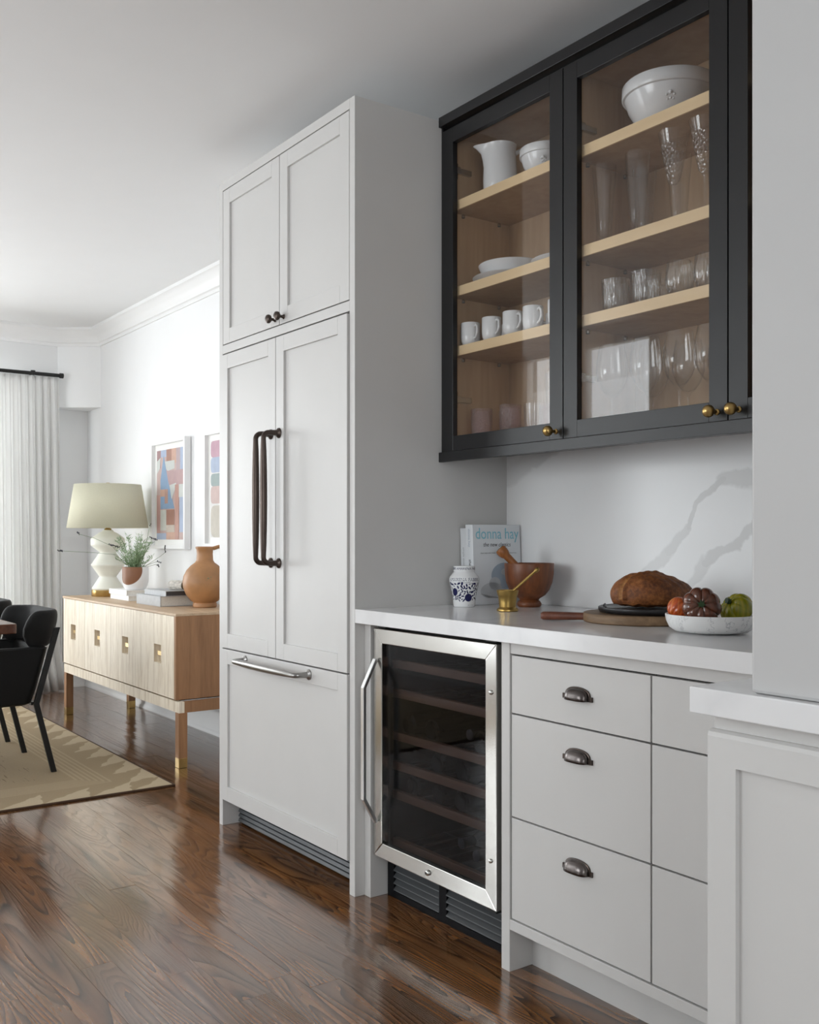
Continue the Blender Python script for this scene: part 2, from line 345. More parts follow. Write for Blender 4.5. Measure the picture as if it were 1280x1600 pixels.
# ------------------------------------------------------------------ mesh helpers
def B(): return bmesh.new()
def box(bm, x0, x1, y0, y1, z0, z1):
    vs = [bm.verts.new((x, y, z)) for z in (z0, z1) for (x, y) in ((x0, y0), (x1, y0), (x1, y1), (x0, y1))]
    for f in ((3, 2, 1, 0), (4, 5, 6, 7), (0, 1, 5, 4), (1, 2, 6, 5), (2, 3, 7, 6), (3, 0, 4, 7)):
        bm.faces.new([vs[i] for i in f])
    return bm
def bx(*a): return box(B(), *a)
def lathe(bm, prof, seg=40, c=(0, 0, 0), fn=None):
    rings = []
    for r, z in prof:
        if r < 1e-6: rings.append([bm.verts.new((c[0], c[1], c[2] + z))])
        else:
            rg = []
            for k in range(seg):
                a = 2 * PI * k / seg; rr = r if fn is None else r * fn(a, z)
                rg.append(bm.verts.new((c[0] + rr * math.cos(a), c[1] + rr * math.sin(a), c[2] + z)))
            rings.append(rg)
    for a, b in zip(rings, rings[1:]):
        if len(a) == 1 and len(b) == 1: continue
        for k in range(seg):
            k2 = (k + 1) % seg
            if len(a) == 1: bm.faces.new((a[0], b[k2], b[k]))
            elif len(b) == 1: bm.faces.new((a[k], a[k2], b[0]))
            else: bm.faces.new((a[k], a[k2], b[k2], b[k]))
    return bm
def tube(bm, pts, rad, seg=10, caps=True, flat=None):
    pts = [Vector(p) for p in pts]
    if not isinstance(rad, (list, tuple)): rad = [rad] * len(pts)
    rings = []; up = None
    for i, p in enumerate(pts):
        t = ((pts[min(i + 1, len(pts) - 1)] - pts[max(i - 1, 0)])).normalized()
        if up is None:
            up = Vector((0, 0, 1)) if abs(t.z) < 0.9 else Vector((1, 0, 0))
        s = t.cross(up).normalized(); up = s.cross(t).normalized()
        rings.append([bm.verts.new(p + (s * math.cos(2 * PI * k / seg) + up * math.sin(2 * PI * k / seg)) * rad[i]) for k in range(seg)])
    for a, b in zip(rings, rings[1:]):
        for k in range(seg): bm.faces.new((a[k], a[(k + 1) % seg], b[(k + 1) % seg], b[k]))
    if caps:
        bm.faces.new(list(reversed(rings[0]))); bm.faces.new(rings[-1])
    return bm
def loft(bm, rings, closed=True, caps=True):
    vr = [[bm.verts.new(p) for p in r] for r in rings]
    n = len(vr[0])
    for a, b in zip(vr, vr[1:]):
        for k in range(n if closed else n - 1): bm.faces.new((a[k], a[(k + 1) % n], b[(k + 1) % n], b[k]))
    if caps:
        bm.faces.new(list(reversed(vr[0]))); bm.faces.new(vr[-1])
    return bm
def prism(bm, poly, y0, y1, axis='y'):
    def P(a, b, t): return {'y': (a, t, b), 'x': (t, a, b), 'z': (a, b, t)}[axis]
    return loft(bm, [[P(a, b, y0) for a, b in poly], [P(a, b, y1) for a, b in poly]])
def arc(pts_r, n, c, r, a0, a1):
    return [(c[0] + r * math.cos(math.radians(a0 + (a1 - a0) * i / n)), c[1] + r * math.sin(math.radians(a0 + (a1 - a0) * i / n))) for i in range(n + 1)]

def origin_of(o):
    v = Vector((0, 0, 0))
    while o is not None: v += o.location; o = o.parent
    return v
def obj(name, bm, mats, parent=None, smooth=False, bevel=0.0, seg=2, local=False, loc=None, recalc=True, solid=0.0, sub=0):
    if recalc: bmesh.ops.recalc_face_normals(bm, faces=bm.faces)
    off = Vector((0, 0, 0))
    if parent is not None and not local: off = origin_of(parent)
    here = Vector(loc) if loc is not None else Vector((0, 0, 0))      # own origin (world for top level, offset inside parent otherwise)
    sh = off + here
    if sh.length > 0: bmesh.ops.translate(bm, verts=bm.verts, vec=-sh)
    me = bpy.data.meshes.new(name); bm.to_mesh(me); bm.free()
    for m in (mats if isinstance(mats, (list, tuple)) else [mats]): me.materials.append(m)
    o = bpy.data.objects.new(name, me); COL.objects.link(o)
    o.location = here
    if parent is not None: o.parent = parent
    if smooth:
        for p in me.polygons: p.use_smooth = True
        me.set_sharp_from_angle(angle=math.radians(40))
    if solid:
        md = o.modifiers.new('Solidify', 'SOLIDIFY'); md.thickness = solid; md.offset = -1
    if bevel:
        md = o.modifiers.new('Bevel', 'BEVEL'); md.width = bevel; md.segments = seg; md.limit_method = 'ANGLE'; md.angle_limit = math.radians(40)
    if sub:
        md = o.modifiers.new('Subdivision', 'SUBSURF'); md.levels = sub; md.render_levels = sub
    return o
def thing(name, label, cat, loc=(0, 0, 0), rotz=0, group=None):
    o = bpy.data.objects.new(name, None); COL.objects.link(o); o.empty_display_size = 0.05
    o.location = loc; o.rotation_euler = (0, 0, rotz); o['label'] = label; o['category'] = cat
    if group: o['group'] = group
    return o
def tag(o, label, cat, group=None):
    o['label'] = label; o['category'] = cat
    if group: o['group'] = group
    return o
def struct(o): o['kind'] = 'structure'; return o
def stuff(o): o['kind'] = 'stuff'; return o
def dup(root, loc, label=None, rotz=None, scale=None):
    r = root.copy(); COL.objects.link(r); r.location = loc
    if label: r['label'] = label
    if rotz is not None: r.rotation_euler = (0, 0, rotz)
    if scale: r.scale = scale
    for ch in list(root.children):
        c = ch.copy(); COL.objects.link(c); c.parent = r
        for g in list(ch.children):
            d = g.copy(); COL.objects.link(d); d.parent = c
    return r

def text_part(name, s, size, mat, parent, fn, font_shear=0.0, spacing=1.0, scale_y=1.0):
    cu = bpy.data.curves.new('t', 'FONT'); cu.body = s; cu.size = size; cu.align_x = 'CENTER'; cu.shear = font_shear; cu.space_character = spacing
    cu.resolution_u = 3
    to = bpy.data.objects.new('t', cu); COL.objects.link(to)
    bpy.context.view_layer.update()
    me = bpy.data.meshes.new_from_object(to.evaluated_get(bpy.context.evaluated_depsgraph_get()))
    bpy.data.objects.remove(to); bpy.data.curves.remove(cu)
    bm = bmesh.new(); bm.from_mesh(me); bpy.data.meshes.remove(me)
    bmesh.ops.triangulate(bm, faces=bm.faces)
    for v in bm.verts: v.co = Vector(fn(v.co.x, v.co.y * scale_y))
    return obj(name, bm, mat, parent, recalc=False)

# ------------------------------------------------------------------ room shell
CZ = 2.68            # ceiling
fl = struct(obj('floor', bx(-5.3, 4.4, -4.9, 0.95, -0.12, -0.012), M['sub']))
# oak boards: every board in view is a piece of the floor
PW = 0.088; y = 0.76 - 0.02
rows = [(-0.435 + PW * k, -0.435 + PW * (k + 1)) for k in range(-18, 14)]
random.seed(11)
for (ya, yb) in rows:
    yb = min(yb, 0.775)
    xe = -0.985 if ya > 0.20 else (1.74 if ya > -0.44 else 4.3)
    x = -5.02 - random.uniform(0, 0.9)
    while x < xe - 0.02:
        ln = random.choice((0.7, 0.95, 1.2, 1.45, 1.7)); x1 = min(x + ln, xe)
        if x1 > -5.05:
            xa = max(x, -5.05); hz = random.uniform(-0.0003, 0.0003)
            bm = bx(xa + 0.0003, x1 - 0.0003, ya + 0.0003, yb - 0.0003, -0.012, hz)
            obj('plank', bm, M['oak'], fl, loc=((xa + x1) / 2, (ya + yb) / 2, 0))
        x = x1
obj('floor_beyond', bx(-5.05, 4.3, -4.7, rows[0][0], -0.012, 0.0), M['oak'], fl)

struct(obj('ceiling', bx(-5.3, 4.4, -4.9, 0.95, CZ, CZ + 0.1), M['ceil']))
wb = struct(obj('wall_back', bx(-5.2, -0.99, 0.76, 0.90, 0, CZ), M['wall']))
struct(obj('wall_kitchen', bx(-0.989, 4.3, 0.652, 0.90, 0, CZ), M['wall']))
# window wall at the dining end with its opening, the angled corner head over a recess
bm = B()
box(bm, -5.04, -4.88, -3.16, -2.42, 0, CZ); box(bm, -5.04, -4.88, 0.25, 0.50, 0, CZ)
box(bm, -5.04, -4.88, -2.42, 0.25, 0, 0.10); box(bm, -5.04, -4.88, -2.42, 0.25, 2.26, CZ)
struct(obj('wall_left', bm, M['wall']))
bm = prism(B(), [(-4.87, 0.50), (-4.68, 0.76), (-5.06, 0.76), (-5.06, 0.50)], 2.10, CZ, 'z')
struct(obj('wall_corner', bm, M['wall'], bevel=0.003))
struct(obj('wall_recess', bx(-5.06, -4.99, 0.50, 0.76, 0, 2.10), M['wall']))
# opposite wall with the garden window, right wall
bm = B()
box(bm, -5.04, -3.36, -3.16, -3.0, 0, CZ); box(bm, -2.0, -1.30, -3.16, -3.0, 0, CZ); box(bm, -1.46, -1.30, -4.76, -3.16, 0, CZ); box(bm, -1.30, -1.22, -4.76, -4.60, 0, CZ); box(bm, 0.72, 4.3, -4.76, -4.60, 0, CZ); box(bm, -1.22, 0.72, -4.76, -4.60, 0, 0.85); box(bm, -1.22, 0.72, -4.76, -4.60, 2.42, CZ); box(bm, -3.36, -2.0, -3.16, -3.0, 2.60, CZ); box(bm, -3.36, -2.0, -3.16, -3.0, 0, 0.28)
struct(obj('wall_front', bm, M['wall']))
bm = B()
box(bm, 4.22, 4.36, -4.76, -2.95, 0, CZ); box(bm, 4.22, 4.36, -1.45, 0.9, 0, CZ); box(bm, 4.22, 4.36, -2.95, -1.45, 0, 0.8); box(bm, 4.22, 4.36, -2.95, -1.45, 2.2, CZ)
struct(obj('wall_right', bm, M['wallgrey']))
def window(name, axis, a0, a1, z0, z1, p, cols):
    bm = B(); t = 0.05
    def bb(u0, u1, za, zb):
        if axis == 'y': box(bm, p - 0.03, p + 0.03, u0, u1, za, zb)
        else: box(bm, u0, u1, p - 0.03, p + 0.03, za, zb)
    bb(a0, a1, z0, z0 + t); bb(a0, a1, z1 - t, z1)
    for k in range(cols + 1):
        u = a0 + (a1 - a0 - t) * k / cols; bb(u, u + t, z0 + t, z1 - t)
    r = struct(obj(name, bm, M['trim']))
    for k in range(cols):
        u0 = a0 + (a1 - a0 - t) * k / cols + t; u1 = a0 + (a1 - a0 - t) * (k + 1) / cols
        if axis == 'y': obj('pane', bx(p - 0.003, p + 0.003, u0, u1, z0 + t, z1 - t), M['winpane'], r)
        else: obj('pane', bx(u0, u1, p - 0.003, p + 0.003, z0 + t, z1 - t), M['winpane'], r)
window('window_1', 'y', -2.42, 0.25, 0.10, 2.26, -4.96, 3)
window('window_2', 'x', -3.36, -2.0, 0.28, 2.60, -3.08, 2)
window('added_window_3', 'x', -1.22, 0.72, 0.85, 2.42, -4.68, 3)  # unseen window, added to go with the kitchen fill lamp
window('added_window_4', 'y', -2.95, -1.45, 0.80, 2.20, 4.29, 2)  # unseen window, added for fill on the faces turned right

# crown moulding swept along the dining walls, baseboards
def sweep_profile(prof, path):
    """prof: (offset into room, z); path: plan points, room on the right hand side of travel"""
    rings = []
    for i, p in enumerate(path):
        p = Vector((p[0], p[1], 0)); ns = []
        for a, b in ((i - 1, i), (i, i + 1)):
            if 0 <= a and b < len(path):
                d = Vector((path[b][0] - path[a][0], path[b][1] - path[a][1], 0)).normalized(); ns.append(Vector((d.y, -d.x, 0)))
        if len(ns) == 2:
            n = (ns[0] + ns[1]).normalized(); n = n / max(0.3, n.dot(ns[0]))
        else: n = ns[0]
        rings.append([(p.x + n.x * o, p.y + n.y * o, z) for o, z in prof])
    return loft(B(), rings)
cp = [(0, 2.553), (0.012, 2.553), (0.014, 2.572), (0.024, 2.578), (0.030, 2.60), (0.045, 2.628), (0.068, 2.645), (0.074, 2.655), (0.086, 2.660), (0.088, CZ), (0, CZ)]
struct(obj('trim_1', sweep_profile(cp, [(-4.88, -2.99), (-4.88, 0.497), (-4.68, 0.76), (-0.992, 0.76)]), M['trim'], smooth=True))
bp = [(0, 0), (0.030, 0), (0.030, 0.012), (0.022, 0.022), (0.018, 0.03), (0.018, 0.12), (0.014, 0.132), (0.008, 0.14), (0, 0.142)]
struct(obj('baseboard_back', sweep_profile(bp, [(-4.99, 0.76), (-0.992, 0.76)]), M['trim'], smooth=True))
struct(obj('baseboard_left', sweep_profile(bp, [(-4.99, 0.502), (-4.99, 0.728)]), M['trim'], smooth=True))
struct(obj('baseboard_window', sweep_profile(bp, [(-4.88, -2.99), (-4.88, 0.50)]), M['trim'], smooth=True))
# the painted wall stub standing at the right over the near worktop
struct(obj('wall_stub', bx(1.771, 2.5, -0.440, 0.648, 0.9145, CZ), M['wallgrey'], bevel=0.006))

# ------------------------------------------------------------------ tall fridge housing
def shaker(x0, x1, z0, z1, yf, t=0.02, rail=0.057, rec=0.009):
    """door front in the plane y = yf with a recessed flat panel"""
    bm = B()
    for a in ((x0, x0 + rail, z0, z1), (x1 - rail, x1, z0, z1)): box(bm, a[0], a[1], yf, yf + t, a[2], a[3])
    for a in ((z0, z0 + rail), (z1 - rail, z1)): box(bm, x0 + rail, x1 - rail, yf, yf + t, a[0], a[1])
    box(bm, x0 + rail - 0.002, x1 - rail + 0.002, yf + rec, yf + t - 0.001, z0 + rail - 0.002, z1 - rail + 0.002)
    return bm
hs = thing('fridge_housing', 'tall light grey built-in housing around the fridge, two small doors at its top', 'cabinet', (-0.5, 0.0, 0))
obj('side_panel', bx(-1.0, -0.970, 0.0, 0.648, 0, 2.545), M['paint'], hs, bevel=0.0012)
obj('side_panel', bx(-0.031, 0.0, 0.0, 0.648, 0, 2.545), M['paint'], hs, bevel=0.0012)
obj('top_rail', bx(-0.970, -0.031, 0.0, 0.02, 2.512, 2.545), M['paint'], hs)
obj('middle_rail', bx(-0.970, -0.031, 0.0, 0.02, 1.866, 1.899), M['paint'], hs, bevel=0.001)
bm = B(); box(bm, -0.970, -0.031, 0.02, 0.648, 2.525, 2.545); box(bm, -0.970, -0.031, 0.02, 0.648, 1.87, 1.89); box(bm, -0.970, -0.031, 0.63, 0.648, 0.1, 2.52)
obj('carcass', bm, M['paint'], hs)
obj('filler_strip', bx(0.0002, 0.034, 0.037, 0.60, 0, 0.8695), M['paint'], hs, bevel=0.0012)
def round_knob(c, r, mat, parent, post=0.5, name='knob'):
    prof = [(r * 0.55, 0), (r * 0.5, r * 0.1), (r * post * 0.7, r * 0.35), (r * post * 0.6, r * 0.8), (r * 0.55, r * 1.1), (r * 0.93, r * 1.4), (r, r * 1.75), (r * 0.9, r * 2.1), (r * 0.5, r * 2.35), (0, r * 2.4)]
    bm = lathe(B(), prof, 24)
    bmesh.ops.rotate(bm, verts=bm.verts, cent=(0, 0, 0), matrix=Matrix.Rotation(PI / 2, 3, 'X'))
    bmesh.ops.translate(bm, verts=bm.verts, vec=Vector(c))
    return obj(name, bm, mat, parent, smooth=True)
for x0, x1, kx in ((-0.967, -0.5025, -0.532), (-0.4985, -0.034, -0.468)):
    d = obj('upper_door', shaker(x0, x1, 1.903, 2.508, 0.0), M['paint'], hs, bevel=0.0012)
    round_knob((kx, 0.0, 1.925), 0.016, M['bronze'], d)

fr = thing('refrigerator', 'built-in fridge behind light grey panelled doors with long dark bronze pulls', 'fridge', (-0.5, 0.3, 0))
obj('body', bx(-0.966, -0.035, 0.022, 0.60, 0.115, 1.855), M['blackplastic'], fr)
def dpull(p0, p1, out, rb, mat, parent):
    """pull bar between two posts; out = vector away from the door"""
    p0, p1, o = Vector(p0), Vector(p1), Vector(out); d = (p1 - p0).normalized(); bm = B()
    st = o.length; on = o.normalized()
    path = []; rad = []
    def add(p, r): path.append(p); rad.append(r)
    add(p0, rb * 1.5); add(p0 + on * 0.004, rb * 1.45); add(p0 + on * 0.010, rb * 0.85); add(p0 + on * (st - 0.022), rb * 0.72)
    for k in range(1, 5):
        a = k / 5 * PI / 2
        add(p0 + on * (st - 0.022 + 0.022 * math.sin(a)) + d * 0.022 * (1 - math.cos(a)), rb * 0.74)
    n = 9
    for k in range(n + 1):
        f = k / n; add(p0 + o + d * 0.022 + (p1 - p0 - d * 0.044) * f, rb * (0.74 + 0.36 * math.sin(PI * f) ** 0.7))
    for k in range(1, 5):
        a = k / 5 * PI / 2
        add(p1 + on * (st - 0.022 + 0.022 * math.cos(a)) - d * 0.022 * (1 - math.sin(a)), rb * 0.74)
    add(p1 + on * (st - 0.022), rb * 0.72); add(p1 + on * 0.010, rb * 0.85); add(p1 + on * 0.004, rb * 1.45); add(p1, rb * 1.5)
    tube(bm, path, rad, 14)
    return obj('handle', bm, mat, parent, smooth=True)
FY = -0.008
for x0, x1, hx in ((-0.968, -0.516, -0.548), (-0.512, -0.0345, -0.488)):
    d = obj('door', shaker(x0, x1, 0.707, 1.858, FY, 0.028), M['paint'], fr, bevel=0.0012)
    dpull((hx, FY, 1.049), (hx, FY, 1.513), (0, -0.062, 0), 0.0125, M['bronze'], d)
d = obj('freezer_drawer', shaker(-0.968, -0.0345, 0.108, 0.702, FY, 0.028), M['paint'], fr, bevel=0.0012)
dpull((-0.755, FY, 0.676), (-0.275, FY, 0.676), (0, -0.055, 0), 0.0125, plain('satin_pewter', (0.30, 0.29, 0.28, 1), 0.28, 0.95), d)
gr = obj('toe_grille', bx(-0.966, -0.035, 0.082, 0.095, 0.0, 0.104), M['blackplastic'], fr)
for k in range(5):
    z = 0.008 + k * 0.0185
    bm = prism(B(), [(0.066, z), (0.070, z + 0.011), (0.081, z + 0.013), (0.081, z)], -0.966, -0.035, 'x')
    obj('slat', bm, M['greymetal'], gr)

# ------------------------------------------------------------------ worktop, splashback
tag(obj('worktop', bx(0.0005, 1.6695, 0.0, 0.637, 0.870, 0.914), M['quartz'], bevel=0.0015), 'long white quartz worktop running from the tall housing above the wine cooler', 'worktop')
tag(obj('splashback', bx(0.0005, 1.768, 0.638, 0.6515, 0.9145, 1.45), M['slab']), 'grey-veined white marble splashback slab on the wall under the black cabinet', 'splashback')

# ------------------------------------------------------------------ wine cooler
wc = thing('wine_cooler', 'stainless steel framed wine cooler with dark glass door under the worktop', 'wine cooler', (0.345, 0.3, 0))
bm = B()
box(bm, 0.046, 0.060, 0.085, 0.60, 0.13, 0.862); box(bm, 0.627, 0.641, 0.085, 0.60, 0.13, 0.862)
box(bm, 0.060, 0.627, 0.085, 0.60, 0.846, 0.862); box(bm, 0.060, 0.627, 0.085, 0.60, 0.13, 0.150); box(bm, 0.060, 0.627, 0.585, 0.60, 0.150, 0.846)
obj('body', bm, M['blackplastic'], wc)
DX0, DX1, DZ0, DZ1, FW = 0.047, 0.640, 0.140, 0.856, 0.046
door = obj('door', bx(DX0 + 0.002, DX1 - 0.002, 0.066, 0.083, DZ0 + 0.002, DZ1 - 0.002) if False else B(), M['gasket'], wc)
me = door.data; bm = B()
box(bm, DX0 + 0.002, DX0 + 0.03, 0.066, 0.084, DZ0, DZ1); box(bm, DX1 - 0.03, DX1 - 0.002, 0.066, 0.084, DZ0, DZ1)
box(bm, DX0 + 0.03, DX1 - 0.03, 0.066, 0.084, DZ0, DZ0 + 0.03); box(bm, DX0 + 0.03, DX1 - 0.03, 0.066, 0.084, DZ1 - 0.03, DZ1)
bmesh.ops.translate(bm, verts=bm.verts, vec=-origin_of(wc)); bm.to_mesh(me); bm.free()
def miter(a, b, c, d, tilt):   # quad in xz, front y=.04, lip slopes back at the glass edge
    bm = B(); f = [(p[0], 0.040 if (i < 2 or not tilt) else 0.0425, p[1]) for i, p in enumerate((a, b, c, d))]; k = [(p[0], 0.066, p[1]) for p in (a, b, c, d)]
    return loft(bm, [f, k])
o0 = (DX0, DZ0); o1 = (DX1, DZ0); o2 = (DX1, DZ1); o3 = (DX0, DZ1)
i0 = (DX0 + FW, DZ0 + FW); i1 = (DX1 - FW, DZ0 + FW); i2 = (DX1 - FW, DZ1 - FW); i3 = (DX0 + FW, DZ1 - FW)
for q, mt_, tl_ in (((o0, o1, i1, i0), 'steel_h', 1), ((o1, o2, i2, i1), 'steel_v', 0), ((o2, o3, i3, i2), 'steel_h', 0), ((o3, o0, i0, i3), 'steel_v', 0)):
    obj('frame_rail', miter(*q, tl_), M[mt_], door, bevel=0.002)
obj('glass', bx(i0[0] - 0.004, i1[0] + 0.004, 0.050, 0.054, i0[1] - 0.004, i2[1] + 0.004), M['darkpane'], door)
# trapezoid pull of flat bar
bm = B(); hp = [(0.069, 0.039, 0.758), (0.069, -0.006, 0.672), (0.069, -0.006, 0.330), (0.069, 0.039, 0.252)]
rings = []
dirs = [Vector((0, -0.045, -0.086)).normalized(), None, None, Vector((0, 0.045, -0.078)).normalized()]
for i, p in enumerate(hp):
    p = Vector(p)
    nn = [Vector((0, -0.886, 0.464)), Vector((0, -0.97, 0.25)), Vector((0, -0.97, -0.25)), Vector((0, -0.866, -0.5))][i]
    rings.append([p + Vector((-0.008, 0, 0)), p + Vector((0.008, 0, 0)), p + Vector((0.008, 0, 0)) + nn * 0.012, p + Vector((-0.008, 0, 0)) + nn * 0.012])
loft(bm, rings)
obj('handle', bm, M['ss_handle'], door, bevel=0.002)
def stud(c, r, mat, name, parent, h=0.006):
    bm = lathe(B(), [(r, 0), (r, h * 0.4), (r * 0.8, h * 0.8), (r * 0.45, h), (0, h)], 16)
    bmesh.ops.rotate(bm, verts=bm.verts, cent=(0, 0, 0), matrix=Matrix.Rotation(PI / 2, 3, 'X')); bmesh.ops.translate(bm, verts=bm.verts, vec=Vector(c))
    return obj(name, bm, mat, parent, smooth=True)
stud((0.335, 0.040, 0.162), 0.0085, M['nickel'], 'lock', door, 0.008)
bm = lathe(B(), [(0.004, 0), (0.004, 0.001), (0, 0.001)], 12); bmesh.ops.rotate(bm, verts=bm.verts, cent=(0, 0, 0), matrix=Matrix.Rotation(PI / 2, 3, 'X')); bmesh.ops.translate(bm, verts=bm.verts, vec=(0.335, 0.0316, 0.162))
obj('keyhole', bm, M['ink'], door)
stud((0.619, 0.040, 0.725), 0.0065, M['nickel'], 'screw', door); stud((0.617, 0.040, 0.271), 0.0065, M['nickel'], 'screw', door)
for hz, hx in ((0.863, 0.61), (0.863, 0.085), (0.133, 0.61)):
    bm = bx(hx - 0.025, hx + 0.02, 0.048, 0.10, hz - 0.004, hz + 0.004)
    obj('hinge', bm, M['blackmetal'], wc, bevel=0.001)
SZ = [0.755, 0.662, 0.527, 0.433, 0.341, 0.190]
for k, z in enumerate(SZ):
    s = obj('shelf', bx(0.066, 0.622, 0.100, 0.118, z - 0.027, z), M['walnut'], wc, bevel=0.002)
    bm = B()
    for j in range(9):
        xx = 0.075 + j * 0.067; box(bm, xx, xx + 0.005, 0.118, 0.57, z - 0.024, z - 0.018)
    box(bm, 0.066, 0.622, 0.30, 0.306, z - 0.024, z - 0.018); box(bm, 0.066, 0.622, 0.555, 0.561, z - 0.024, z - 0.018)
    obj('rack', bm, M['blackmetal'], s)
# plinth grille
g = obj('plinth_grille', B(), M['blackplastic'], wc); bm = B()
box(bm, 0.036, 0.662, 0.112, 0.122, 0.0, 0.129)
box(bm, 0.040, 0.074, 0.100, 0.112, 0.0, 0.129); box(bm, 0.310, 0.345, 0.100, 0.112, 0, 0.129); box(bm, 0.628, 0.662, 0.100, 0.112, 0, 0.129)
box(bm, 0.074, 0.310, 0.100, 0.112, 0, 0.020); box(bm, 0.345, 0.628, 0.100, 0.112, 0, 0.020)
bmesh.ops.translate(bm, verts=bm.verts, vec=-origin_of(wc)); bm.to_mesh(g.data); bm.free()
for (xa, xb) in ((0.074, 0.310), (0.345, 0.628)):
    for k in range(5):
        z = 0.024 + k * 0.0205
        obj('louvre', prism(B(), [(0.098, z), (0.099, z + 0.003), (0.111, z + 0.015), (0.111, z + 0.010)], xa, xb, 'x'), M['louvre'], g)

# bottles lying in the cooler
def bottle(base, label, cap=False):
    b = thing('wine_bottle', label, 'bottle', base, 0, 'bottles in the wine cooler')
    prof = [(0, 0.012), (0.020, 0.004), (0.030, 0), (0.0365, 0.004), (0.038, 0.012), (0.038, 0.19), (0.034, 0.215), (0.02, 0.245), (0.0145, 0.262), (0.0145, 0.275)]
    bm = lathe(B(), prof, 28); bmesh.ops.rotate(bm, verts=bm.verts, cent=(0, 0, 0), matrix=Matrix.Rotation(-PI / 2, 3, 'X'))
    if cap: bmesh.ops.rotate(bm, verts=bm.verts, cent=(0, 0.15, 0), matrix=Matrix.Rotation(PI, 3, 'Z'))
    obj('glass_body', bm, M['bottle'], b, smooth=True, local=True)
    bm = lathe(B(), [(0.0152, 0.25), (0.0152, 0.298), (0.0165, 0.300), (0.0165, 0.308), (0.012, 0.310), (0, 0.310)], 20)
    bmesh.ops.rotate(bm, verts=bm.verts, cent=(0, 0, 0), matrix=Matrix.Rotation(-PI / 2, 3, 'X'))
    if cap: bmesh.ops.rotate(bm, verts=bm.verts, cent=(0, 0.15, 0), matrix=Matrix.Rotation(PI, 3, 'Z'))
    obj('foil_cap', bm, M['foil'], b, smooth=True, local=True)
    return b
rb = 0.038 - 0.017
ordn = ['leftmost', 'second from left', 'third from left', 'rightmost']
for z, xs, nm in ((0.527, (0.105, 0.225, 0.46), 'third shelf'), (0.433, (0.255, 0.375), 'fourth shelf'), (0.341, (0.13, 0.262, 0.37), 'fifth shelf')):
    for i, x in enumerate(xs):
        w_ = 'rightmost' if i == len(xs) - 1 else ('leftmost' if i == 0 else 'middle')
        bottle((x, 0.135, z + rb), 'dark wine bottle lying base forward, %s on the %s of the cooler' % (w_, nm))
bottle((0.34, 0.20, 0.527 + rb), 'wine bottle with grey foil neck forward on the third shelf of the cooler', True)
bottle((0.30, 0.20, 0.190 + rb), 'left of two grey-capped bottles at the bottom of the wine cooler', True)
bottle((0.42, 0.16, 0.190 + rb), 'right of two grey-capped bottles at the bottom of the wine cooler', True)

# ------------------------------------------------------------------ drawer base cabinet
bc = thing('drawer_cabinet', 'light grey base cabinet with flat drawers beside the wine cooler', 'cabinet', (1.15, 0.3, 0))
obj('stile', bx(0.664, 0.6965, 0.037, 0.60, 0, 0.8695), M['paint'], bc, bevel=0.0012)
obj('top_rail', bx(0.6967, 1.668, 0.040, 0.06, 0.837, 0.8695), M['paint'], bc, bevel=0.001)
obj('bottom_rail', bx(0.6967, 1.668, 0.037, 0.06, 0.112, 0.139), M['paint'], bc, bevel=0.001)
bm = B(); box(bm, 0.6967, 1.668, 0.064, 0.60, 0.115, 0.8695)
obj('carcass', bm, M['blackplastic'], bc)
obj('toe_kick', bx(0.6967, 1.668, 0.118, 0.135, 0, 0.1145), M['paint'], bc)
def cup_pull(c, parent):
    cx, cy, cz = c; bm = B(); W, H, D = 0.039, 0.0145, 0.021
    rings = []
    for i in range(15):
        u = -1 + 2 * i / 14; e = (1 - abs(u) ** 3.5) ** 0.5
        r = []
        for k in range(9):
            a = PI / 2 * k / 8
            r.append((cx + u * W, cy - 0.002 - D * e * math.sin(a) , cz - 0.016 + 2 * H * max(0.15, e) * (math.cos(a)) ** 0.8 if k < 8 else cz - 0.016))
        rings.append(r)
    loft(bm, rings, closed=False, caps=False)
    p = obj('cup_pull', bm, M['pewter'], parent, smooth=True, solid=0.002)
    # back plate rim with two screw ears
    bm = B(); pts = []
    for i in range(21):
        a = PI * i / 20; pts.append((cx - (W + 0.001) * math.cos(a), cy - 0.002, cz - 0.016 + 0.0295 * (math.sin(a)) ** 0.45))
    tube(bm, pts, 0.0028, 8)
    for s in (-1, 1): box(bm, cx + s * (W + 0.004) - 0.006, cx + s * (W + 0.004) + 0.006, cy - 0.005, cy, cz - 0.016, cz - 0.004)
    obj('pull_rim', bm, M['bronze'], parent, smooth=True)
for x0, x1 in ((0.7015, 1.1685), (1.1735, 1.664)):
    for z0, z1, hz in ((0.6825, 0.8325, 0.764), (0.411, 0.678, 0.614), (0.143, 0.4065, 0.346)):
        d = obj('drawer', bx(x0, x1, 0.040, 0.060, z0, z1), M['paint'], bc, bevel=0.0007)
        cup_pull(((x0 + x1) / 2 + 0.009, 0.040, hz), d)

# ------------------------------------------------------------------ near peninsula
pc = thing('near_cabinet', 'light grey cabinet with recessed panel nearest the camera at right', 'cabinet', (2.1, 0.0, 0))
bm = B(); box(bm, 1.690, 2.6, -0.418, 0.63, 0, 0.8725)
obj('carcass', bm, M['paint'], pc, bevel=0.001)
bm = prism(B(), [(-0.418, 0.0), (-0.432, 0.0), (-0.432, 0.838), (-0.429, 0.845), (-0.423, 0.8485), (-0.418, 0.8485)], 1.688, 2.6, 'x')
